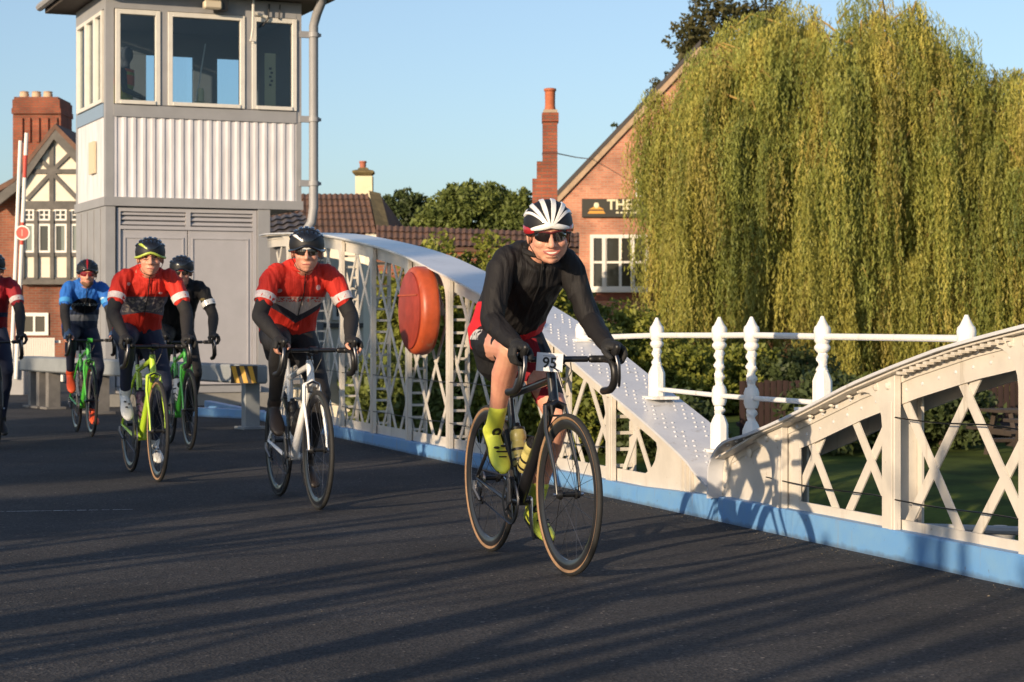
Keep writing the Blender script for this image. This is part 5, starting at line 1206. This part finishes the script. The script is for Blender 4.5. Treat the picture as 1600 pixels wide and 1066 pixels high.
    ax_ = (shC-hipC).normalized(); nf_ = Vector((ax_.z, 0, -ax_.x)); m = MB(); m.tube([neckB+Vector((.062, 0, -.012)), shC+Vector((.02, 0, .012))+nf_*.090, hipC.lerp(shC, .90)+Vector((.005, 0, .005))+nf_*.128, hipC.lerp(shC, .68)+Vector((0, 0, .03))+nf_*.139, hipC.lerp(shC, .45)+Vector((0, 0, .03))+nf_*.131], .0035, 6); m.build('zip', kit.get('zip', BLK), root)
    jo = fuse(top, 'jersey', [kit['jersey']], root, vox, 3, .0070, loc[0]*7, wdir=(5, 27, 8))
    sh_ = MB()
    sh_.tube([hipC+Vector((-.07, 0, -.075)), hipC+Vector((-.05, 0, 0)), hipC+Vector((.02, 0, .06))], [.135, .168, .150], 24, .78, (0, 1, 0), ends=True)
    for s in (-1, 1):
        thigh(sh_, s, .004, .74 if bare_legs else 1.0)
        if not bare_legs: shin(sh_, s, .002)
    fuse(sh_, 'shorts' if bare_legs else 'tights', [kit['shorts']], root, vox, 3, .0022, 3+loc[0], wdir=(10, 10, 8))
    for s in (-1, 1):
        sh, el, wr_ = arms[s]
        if not long_sleeve:
            c_ = MB(); d = (el-sh).normalized(); c_.tube([sh.lerp(el, .50), sh.lerp(el, .66)], [.063, .059], 20, cap=False); c_.tube([sh.lerp(el, .66), sh.lerp(el, .50)], [.056, .058], 20, cap=False); c_.build('sleeve_cuff', kit['cuff'], root)
            c_ = MB(); seglist(c_, [sh.lerp(el, .52), sh.lerp(el, .75), el], [.049, .046, .044]); farm(c_, s, .003)
            ao = fuse(c_, 'arm_warmer', [kit['arms']], root, vox*1.1, 2, .003, s*5, wdir=(14, 14, 9))
        g = MB(); hand_parts(g, s, wr_, .0035, kit.get('fingerless')); seglist(g, [arms[s][1].lerp(wr_, .86), wr_, wr_+Vector((.02, 0, 0))], [.033, .032, .028])
        fuse(g, 'glove', [kit['glove']], root, .0042, 1)
        # shoes
        hip, kn, ank, ped, f, u_ = legs[s]; L = f
        shoe = MB()
        secs = [(-.185, .018, .020, .035), (-.175, .030, .036, .042), (-.12, .034, .046, .048), (-.06, .036, .036, .042), (0, .046, .028, .033), (.045, .045, .023, .027), (.08, .034, .018, .022), (.098, .014, .010, .016)]
        rs_ = []
        for x, w_, h, c in secs:
            cc = ped+f*(x+.0)+u_*(c-.014); rs_.append([cc+Vector((0, 1, 0))*(w_*math.cos(q))+u_*(h*math.sin(q)) for q in [2*PI*k/16 for k in range(16)]])
        shoe.rings(rs_); seglist(shoe, [ank-u_*.03, ank, ank.lerp(kn, .24 if tall_shoe else .03)], [.042, .040, .040 if tall_shoe else .037])
        so = fuse(shoe, 'shoe', [kit['shoe']], root, .006, 3)
        m = MB(); m.rings([[ped+f*x+u_*(-.004+dd)+Vector((0, 1, 0))*(w_*q) for q, dd in ((-1, 0), (1, 0), (1, .010), (-1, .010))] for x, w_ in ((-.178, .022), (-.10, .030), (-.03, .040), (.04, .042), (.09, .022))]); m.build('sole', kit.get('sole', BLK), so)
        if kit.get('marks'):
            for (x, zz_) in ((-.01, .02), (.0, -.015)):
                m = MB(); m.ell(ped+f*(-.01+x*1.0)+u_*.058+Vector((0, zz_, 0)), (.014, .014, .006), None, 6); m.build('dial', BLK, so)
            m = MB()
            pc_ = ank-u_*.01+f*.036; nrm = f
            m.lathe(pc_+f*.004, [(.010, 0), (.022, 0), (.022, .004), (.010, .004)], (Vector((0, 1, 0)), u_, f), 16); m.build('logo_ring', BLK, so)
            m = MB(); m.box(ped+f*.02+u_*.060, (.006, .05, .004), (f, Vector((0, 1, 0)), u_)); m.box(ped+f*.045+u_*.052, (.005, .035, .004), (f, Vector((0, 1, 0)), u_)); m.build('shoe_mark', BLK, so)
        elif kit.get('dots'):
            for (x, y) in ((-.03, -.012), (-.005, .012), (.02, -.008)):
                m = MB(); m.ell(ped+f*x+u_*(.062-.35*max(x, 0))+Vector((0, y, 0)), (.010, .010, .006), None, 6); m.build('dial', BLK, so)
    # helmet
    hk = head['helmet']; rx, ry, rz = .122, .098, .094; hz = .040
    m = MB(); rs_ = []
    for i in range(9):
        rg = []
        for q in [2*PI*k/36 for k in range(36)]:
            lo_ = R(-3-27*abs(math.sin(q))**1.3); el_ = lo_+(R(84)-lo_)*i/8; ce = math.cos(el_)**(.8 if el_ < 0 else 1); rg.append(H(-.012+rx*ce*math.cos(q), ry*ce*math.sin(q), hz+rz*math.sin(el_)))
        rs_.append(rg)
    m.rings(rs_); hs = m.build('helmet', hk['shell'], root, ang=1.2)
    HELM(m, H, hs, hk, rx, ry, rz, hz)
    # straps
    for s in (-1, 1):
        m = MB(); m.tube([H(.03, .082*s, .0), H(.012, .080*s, -.04), H(.02, .052*s, -.095), H(.03, .0, -.118)], .0045, 6, .4, (1, 0, 0)); m.build('helmet_strap', BLK, root)
    # glasses
    gk = head.get('glasses')
    if gk:
        fm, lm = gk
        if head.get('clear'):
            m = MB()
            for s in (-1, 1): m.tube([H(.099-.012*abs(math.cos(a)*s*.6+.6), (.030+.023*math.cos(a))*s, .003+.017*math.sin(a)) for a in [2*PI*k/16 for k in range(16)]], .0018, 5, closed=True)
            m.tube([H(.101, -.008, .006), H(.101, .008, .006)], .002, 5)
            for s in (-1, 1): m.tube([H(.085, .053*s, .008), H(.0, .083*s, .006)], .002, 5)
            m.build('eyeglasses', fm, root)
            for s in (-1, 1): m = MB(); m.ell(H(.079, .030*s, .003), (.010, .010, .007), HA, 6); m.build('eye', BLK, root)
        else:
            for s in (-1, 1):
                m = MB(); k = 7; rs_ = []
                for i in range(k):
                    t_ = i/(k-1); y = (.006+.056*t_)*s; x = .104-.034*t_**2.2; h = .020*(1-.25*t_**3) if t_ < .95 else .009; h *= .75 if i == 0 else 1
                    rs_.append([H(x, y, .001+h*.85), H(x+.002, y, .001), H(x, y, .001-h*1.1), H(x-.004, y, .001-h*1.1), H(x-.004, y, .001+h*.85)])
                m.rings(rs_); m.build('lens', lm, root, ang=1)
            m = MB(); m.tube([H(.0, .086, .008), H(.062, .068, .014), H(.088, .045, .018), H(.104, .012, .016), H(.105, 0, .013), H(.104, -.012, .016), H(.088, -.045, .018), H(.062, -.068, .014), H(.0, -.086, .008)], .0042, 6); m.build('glasses_frame', fm, root)
    if not head.get('beard') and head.get('hair', True):
        m = MB()
        for s in (-1, 1): m.ell(H(-.02, .074*s, .005), (.035, .008, .03), HA, 6)
        m.ell(H(-.075, 0, -.01), (.03, .06, .045), HA, 8); m.build('hair', mat('hair_brown', (.07, .045, .03), .8), root)
    return root, H, HA, hipC, shC
def hand_parts(m, s, wr_, g, fingerless=False):
    """hand resting on the hood: palm on top, four fingers wrapped round the outside, thumb inside"""
    o = Vector((wr_.x, .207*s, wr_.z-.062)); Q = lambda x, y, z: o+Vector((x, y*s, z))
    m.ell(Q(.058, .004, .058), (.046+g, .040+g, .017+g), (Vector((.97, 0, -.22)), Vector((0, 1, 0)), Vector((.22, 0, .97))), 8)
    seglist(m, [wr_, Q(.03, .0, .060)], [.026+g, .027+g], 12)
    for i, (ln, x) in enumerate(((1., .088), (1.08, .068), (1.0, .047), (.84, .028))):
        pts = [Q(x-.012, .018, .056+.004*(i < 3)), Q(x+.006, .038, .044), Q(x+.010, .043, .018*ln+.002), Q(x+.004, .030, -.010*ln), Q(x-.002, .010, -.018*ln)]
        if fingerless: pts = pts[:3]
        r = .0098-.0008*i+g*.6; seglist(m, pts, [r+.001, r+.0008, r, r*.92, r*.8][:len(pts)], 8)
    pts = [Q(.030, -.020, .052), Q(.058, -.036, .038), Q(.085, -.036, .020), Q(.100, -.026, .008)]
    if fingerless: pts = pts[:2]
    seglist(m, pts, [.015+g, .0125+g, .0105+g, .009+g][:len(pts)], 8)
def HELM(_, H, hs, hk, rx, ry, rz, hz):
    """raised ribs running front to back over the shell, with dark vents left between them"""
    HZV = (H(0, 0, 1)-H(0, 0, 0)).normalized(); n = hk.get('n', 6); style = hk.get('style', 'ribs')
    def S(th, la, k=1.0):      # th: 0 front .. pi rear over the top, la: sideways angle
        # great-circle style rib: converge at the front low centre
        x = math.cos(th); z = math.sin(th); y = math.sin(la)*math.sin(th)**.75; q = math.cos(math.asin(max(-1, min(1, y))))
        return H(-.012+rx*k*x*q, ry*k*y*1.0, hz+rz*k*z*q)
    if style == 'ribs':
        for i in range(n):
            la = R(-66+132*i/(n-1)); m = MB(); K = 22; rs_ = []
            for j in range(K+1):
                th = R(-4)+(R(172)-R(-4))*j/K; th = max(th, .0001) if th > 0 else th
                st = max(math.sin(max(th, 0)), .02)
                w_ = hk.get('w', .0105)*(.30+.70*min(1, st*1.5)); c = S(max(th, .01), la, 1.025); c2 = S(max(th, .01), la, .98); a = S(max(th, .01), la+.05, 1.025)
                side = (a-c).normalized() if (a-c).length > 1e-6 else Vector((0, 1, 0)); up = (c-H(-.012, 0, hz)).normalized()
                rs_.append([c-side*w_-up*.006, c-side*w_*.7+up*.002, c+side*w_*.7+up*.002, c+side*w_-up*.006, c2+side*w_, c2-side*w_])
            m.rings(rs_); m.build('rib', hk['rib'] if i not in hk.get('alt_i', ()) else hk['alt'], hs, ang=.9)
        for s in (-1, 1):     # front brim and lower side bands
            m = MB(); pts = [H(-.012+rx*1.0*math.cos(q), ry*1.0*math.sin(q), hz+.004-.022*abs(math.sin(q))) for q in [s*R(a) for a in (0, 12, 25, 38, 50)]]
            m.tube(pts, [.012, .012, .011, .009, .005], 8, .45, HZV); m.build('brim', hk['rib'], hs)
            m = MB(); pts = [H(-.012+rx*.975*math.cos(q), ry*.975*math.sin(q), hz-.022+.004*math.sin(q*s)) for q in [s*R(a) for a in (42, 60, 80, 100, 125, 150)]]
            m.tube(pts, [.008, .016, .020, .020, .016, .008], 8, .30, HZV); m.build('side_band', hk.get('side', hk['rib']), hs)
    else:
        rs2 = random.Random(5)
        for i, la in enumerate((-62, -40, -20, 0, 20, 40, 62)):
            for j, (t0, t1) in enumerate(((8, 52), (60, 104), (112, 160))):
                m = MB(); K = 6; rs_ = []
                for q in range(K+1):
                    th = R(t0+(t1-t0)*q/K); bul = math.sin(PI*(q+.25)/(K+.5)); w_ = .0165*(.45+.55*bul); c = S(th, R(la), 1.0); a = S(th, R(la)+.05, 1.0); side = (a-c).normalized(); up = (c-H(-.012, 0, hz)).normalized()
                    rs_.append([c-side*w_-up*.004, c-side*w_*.6+up*.006*bul+up*.002, c+side*w_*.6+up*.006*bul+up*.002, c+side*w_-up*.004])
                m.rings(rs_); m.build('rib', hk['rib'] if (i+j) % hk.get('every', 99) else hk['alt'], hs, ang=1)
        m = MB(); m.tube([H(-.012+rx*1.0*math.cos(q), ry*.98*math.sin(q), hz-.014-.026*abs(math.sin(q))**1.5+.004*math.cos(4*q)) for q in [2*PI*k/30 for k in range(30)]], .0085, 8, closed=True); m.build('rim_band', hk.get('side', hk['rib']), hs)

def place(px, py, ang):
    D = F*CH/(py-HY); c = Vector(((px-CX)/F*D, D, 0)); a = R(ang); h = Vector((math.sin(a), -math.cos(a), 0)); return c-h*.585, -(PI/2-a)

# kits
NEON = mat('neon_overshoe', (.56, .62, .07), .5, var=.08, vs_=20, bump=.15, bs=200); ORNG = mat('orange_shoe', (.80, .10, .03), .45); WSH = mat('white_shoe', (.70, .70, .68), .4)
GREEN = mat('frame_neon_green', (.46, .68, .04), .3, coat=.6); GREEN2 = mat('frame_green', (.07, .42, .05), .3, coat=.6); GLOVE = mat('glove_black', (.014, .014, .015), .75, bump=.3, bs=300)
ARMB = mat('arm_warmer_black', (.016, .015, .016), .8, bump=.3, bs=500); NAVY = mat('tights_navy', (.012, .018, .045), .75, bump=.2, bs=300); TBLK = mat('tights_black', (.014, .013, .014), .75, bump=.2, bs=300)
CUFW = mat('cuff_white', (.72, .68, .66), .7, var=.15, vs_=90, col2=(.60, .45, .44))
J_MAIN = jersey_mat('jersey_black', (.014, .013, .014), [('b', -.03, 1.155, (.55, .02, .03))]); S_MAIN = jersey_mat('bib_shorts', (.012, .012, .014), [('box', .02, .10, .7, .99, (.22, .012, .02)), ('mark', -.20, -.02, .985, 1.03, (.5, .5, .5))])
RED = (.62, .035, .022)
J_RED = jersey_mat('jersey_red', RED, [('z', 1.06, 1.215, -.62, (.05, .045, .06)), ('z', 1.105, 1.215, -.55, (.66, .56, .52)), ('n', 1.185, 1.212, 70, RED), ('e', .09, 1.27, .014, .016, (.7, .5, .48)), ('e', -.135, 1.25, .014, .012, (.7, .5, .48))])
J_RED2 = jersey_mat('jersey_red_grey', RED, [('z', 1.14, 1.245, .15, (.14, .13, .16)), ('n', 1.14, 1.235, 40, (.42, .36, .32)), ('e', .09, 1.27, .016, .008, (.7, .5, .48)), ('e', -.135, 1.33, .014, .012, (.7, .5, .48))])
BLU = (.025, .14, .50)
J_BLUE = jersey_mat('jersey_blue', BLU, [('z', .9, 1.20, 0, (.03, .045, .09)), ('z', 1.09, 1.15, 0, (.20, .22, .27)), ('e', 0, 1.235, .125, .075, (.008, .009, .014)), ('n', 1.235, 1.262, 90, (.5, .55, .6)), ('e', .15, 1.30, .018, .018, (.45, .6, .7)), ('e', -.16, 1.27, .018, .015, (.45, .6, .7))])
J_BLK = jersey_mat('jersey_plain_black', (.013, .013, .015), [('e', .17, 1.27, .018, .012, (.20, .16, .07))]); J_DRED = jersey_mat('jersey_dark_red', (.34, .02, .03), [('z', 1.12, 1.16, 0, (.02, .03, .08))])
HB = mat('helmet_black', (.010, .010, .012), .2, coat=.8); HV = mat('helmet_vent', (.008, .008, .010), .6); HW = mat('helmet_white', (.80, .79, .76), .3, coat=.4); HR = mat('helmet_red', (.36, .015, .02), .3, coat=.5)
HG = mat('helmet_green_trim', (.42, .52, .08), .4)
# rider 95
loc, rz = place(888, 899.5, 20)
b1, bar, crown = bicycle('black carbon road bike with tan wall tyres and number 95 under the main rider', loc, rz, CARB, CARB, CARB, mat('rim_black', (.02, .02, .022), .3, coat=.3), tan=True, crank=83, steer=1.5, bottle=(mat('bottle_gold', (.46, .40, .14), .35, var=.3, vs_=14),), silver_crank=True)
r1, H, HA, hipC, shC = rider('smiling rider in black long sleeve jersey and white striped helmet on bike 95', loc, rz, 83, .03, dict(jersey=J_MAIN, shorts=S_MAIN, cuff=CUFW, arms=ARMB, glove=GLOVE, shoe=NEON, marks=True, flare=.25, sw=.155), dict(yaw=-16, roll=3, pitch=9, smile=True, fat=1.14, size=1.09, fz=-.017, fx=.01, fy=.012, glasses=(mat('glasses_dark_red', (.10, .012, .014), .3), LENS), helmet=dict(shell=HV, rib=HW, side=HR, n=6, w=.0125)), vox=.0055, long_sleeve=True, bare_legs=True, tall_shoe=True)
for s in (-1, 1): pass
# number plate hung below the bar
m = MB(); m.box((0, 0, 0), (.112, .002, .078)); npl = m.build('number_plate', mat('plate_white', (.78, .78, .80), .5), b1, smooth=False); npl.matrix_local = Matrix.Translation(bar+Vector((.035, -.055, -.012)))@Matrix.Rotation(R(90-14), 4, 'Z')@Matrix.Rotation(R(4), 4, 'Y')
text_part('95', 'number', .062, BLK, npl, Matrix.Translation((.0, -.0022, -.004))@Matrix.Rotation(PI/2, 4, 'X'), .0006, .0012)
m = MB(); m.box((0, -.0025, .026), (.06, .001, .005)); m.build('plate_print', mat('print_grey', (.5, .5, .55), .6), npl, smooth=False)
# white club lettering block on the hip of the shorts
# rider 2
loc, rz = place(497, 796.7, 19.5)
bicycle('white and silver road bike with black wheels under the second red rider', loc, rz, WHT, WHT, CARB, CARB, crank=82, bottle=(BLK,), post_m=WHT)
rider('rider in red jersey with white cuffs, black helmet and white framed sunglasses', loc, rz, 82, .045, dict(jersey=J_RED, shorts=TBLK, cuff=CUFW, arms=ARMB, glove=GLOVE, shoe=mat('shoe_dark', (.03, .022, .018), .5), fingerless=True), dict(yaw=-14, pitch=2, glasses=(HW, LENS), helmet=dict(shell=HV, rib=HB, style='multi', side=HB, alt=HW, every=99)))
# green bike rider
loc, rz = place(247, 752.8, 21)
bicycle('neon yellow green road bike with tan wall tyres', loc, rz, GREEN, GREEN, CARB, CARB, tan=True, crank=75, bottle=(mat('bottle_mauve', (.14, .08, .12), .4),))
rider('rider in red jersey and black helmet with green trim on the neon green bike', loc, rz, 75, .075, dict(jersey=J_RED2, shorts=NAVY, cuff=CUFW, arms=ARMB, glove=GLOVE, shoe=WSH, dots=True), dict(yaw=-10, pitch=0, clear=True, glasses=(mat('glasses_brown', (.05, .03, .02), .4), LENS), helmet=dict(shell=HV, rib=HB, style='multi', side=HG, alt=HG, every=99)))
# rider behind, black kit
loc, rz = place(296, 703, 19)
bicycle('darker green road bike half hidden behind the neon green one', loc, rz, GREEN2, GREEN2, WHT, CARB, crank=85, bottle=(WHT,))
rider('rider in black jersey with one white cuff half hidden behind the red rider', loc, rz, 85, .07, dict(jersey=J_BLK, shorts=TBLK, cuff=HW, arms=ARMB, glove=GLOVE, shoe=BLK), dict(yaw=-12, pitch=4, fy=-.02, glasses=(HR, LENS), helmet=dict(shell=HV, rib=HB, style='multi', side=HB, alt=HB)), vox=.009)
# blue rider
loc, rz = place(143, 682.6, 20)
bicycle('green road bike with orange details under the blue rider', loc, rz, GREEN2, GREEN2, GREEN2, CARB, crank=85, bottle=(mat('bottle_dark', (.06, .05, .06), .4),))
rider('bearded rider in blue and black jersey with orange shoes', loc, rz, 85, .105, dict(jersey=J_BLUE, shorts=NAVY, cuff=mat('cuff_blue', (.05, .28, .62), .6), arms=ARMB, glove=mat('glove_blue', (.02, .05, .12), .7), shoe=ORNG, fingerless=True), dict(yaw=-8, pitch=2, beard=True, glasses=(HR, mat('lens_red', (.16, .012, .02), .1)), helmet=dict(shell=HV, rib=HB, n=5, side=HB, alt=HR, alt_i=(2,))), vox=.009)
# rider cut by the left edge
a = R(20); h = Vector((math.sin(a), -math.cos(a), 0)); loc = Vector((-4.38, 17.4, 0))-h*.585; rz = -(PI/2-a)
bicycle('dark road bike cut off by the left edge of the photo', loc, rz, CARB, CARB, CARB, CARB, crank=100)
rider('rider in dark red jersey cut off by the left edge of the photo', loc, rz, 100, .10, dict(jersey=J_DRED, shorts=NAVY, cuff=CUFW, arms=ARMB, glove=GLOVE, shoe=BLK), dict(yaw=-10, glasses=(BLK, LENS), helmet=dict(shell=HV, rib=HB, style='multi', side=HB, alt=HB)), vox=.009)
# operator inside the tower
op = thing('person', 'operator in orange and yellow vest inside the tower behind the left window', 'person', tuple(TW(.34, .52, 3.82)))
m = MB(); m.tube([(0, 0, 0), (0, 0, .3), (.02, 0, .55), (.03, 0, .62)], [.15, .16, .17, .08], 16, .7, (0, 1, 0)); m.tube([(.03, 0, .6), (.04, 0, .7)], [.055, .055], 10); m.ell((.05, -.01, .78), (.085, .09, .11), None, 10)
for s in (-1, 1): seglist(m, [Vector((.02, .17*s, .54)), Vector((.06, .2*s, .30)), Vector((.25, .14*s, .22))], [.055, .045, .03])
fuse(m, 'body', [mat('dark_cloth', (.03, .03, .04), .8)], op, .01)
m = MB(); m.tube([(0, 0, .02), (0, 0, .3), (.02, 0, .55)], [.165, .172, .17], 18, .75, (0, 1, 0)); m.build('vest', mat('vest_yellow', (.45, .40, .06), .7), op); m = MB(); m.tube([(.01, 0, .38), (.02, 0, .585)], [.180, .165], 18, .75, (0, 1, 0)); m.build('vest_top', mat('vest_orange', (.75, .12, .03), .7), op)
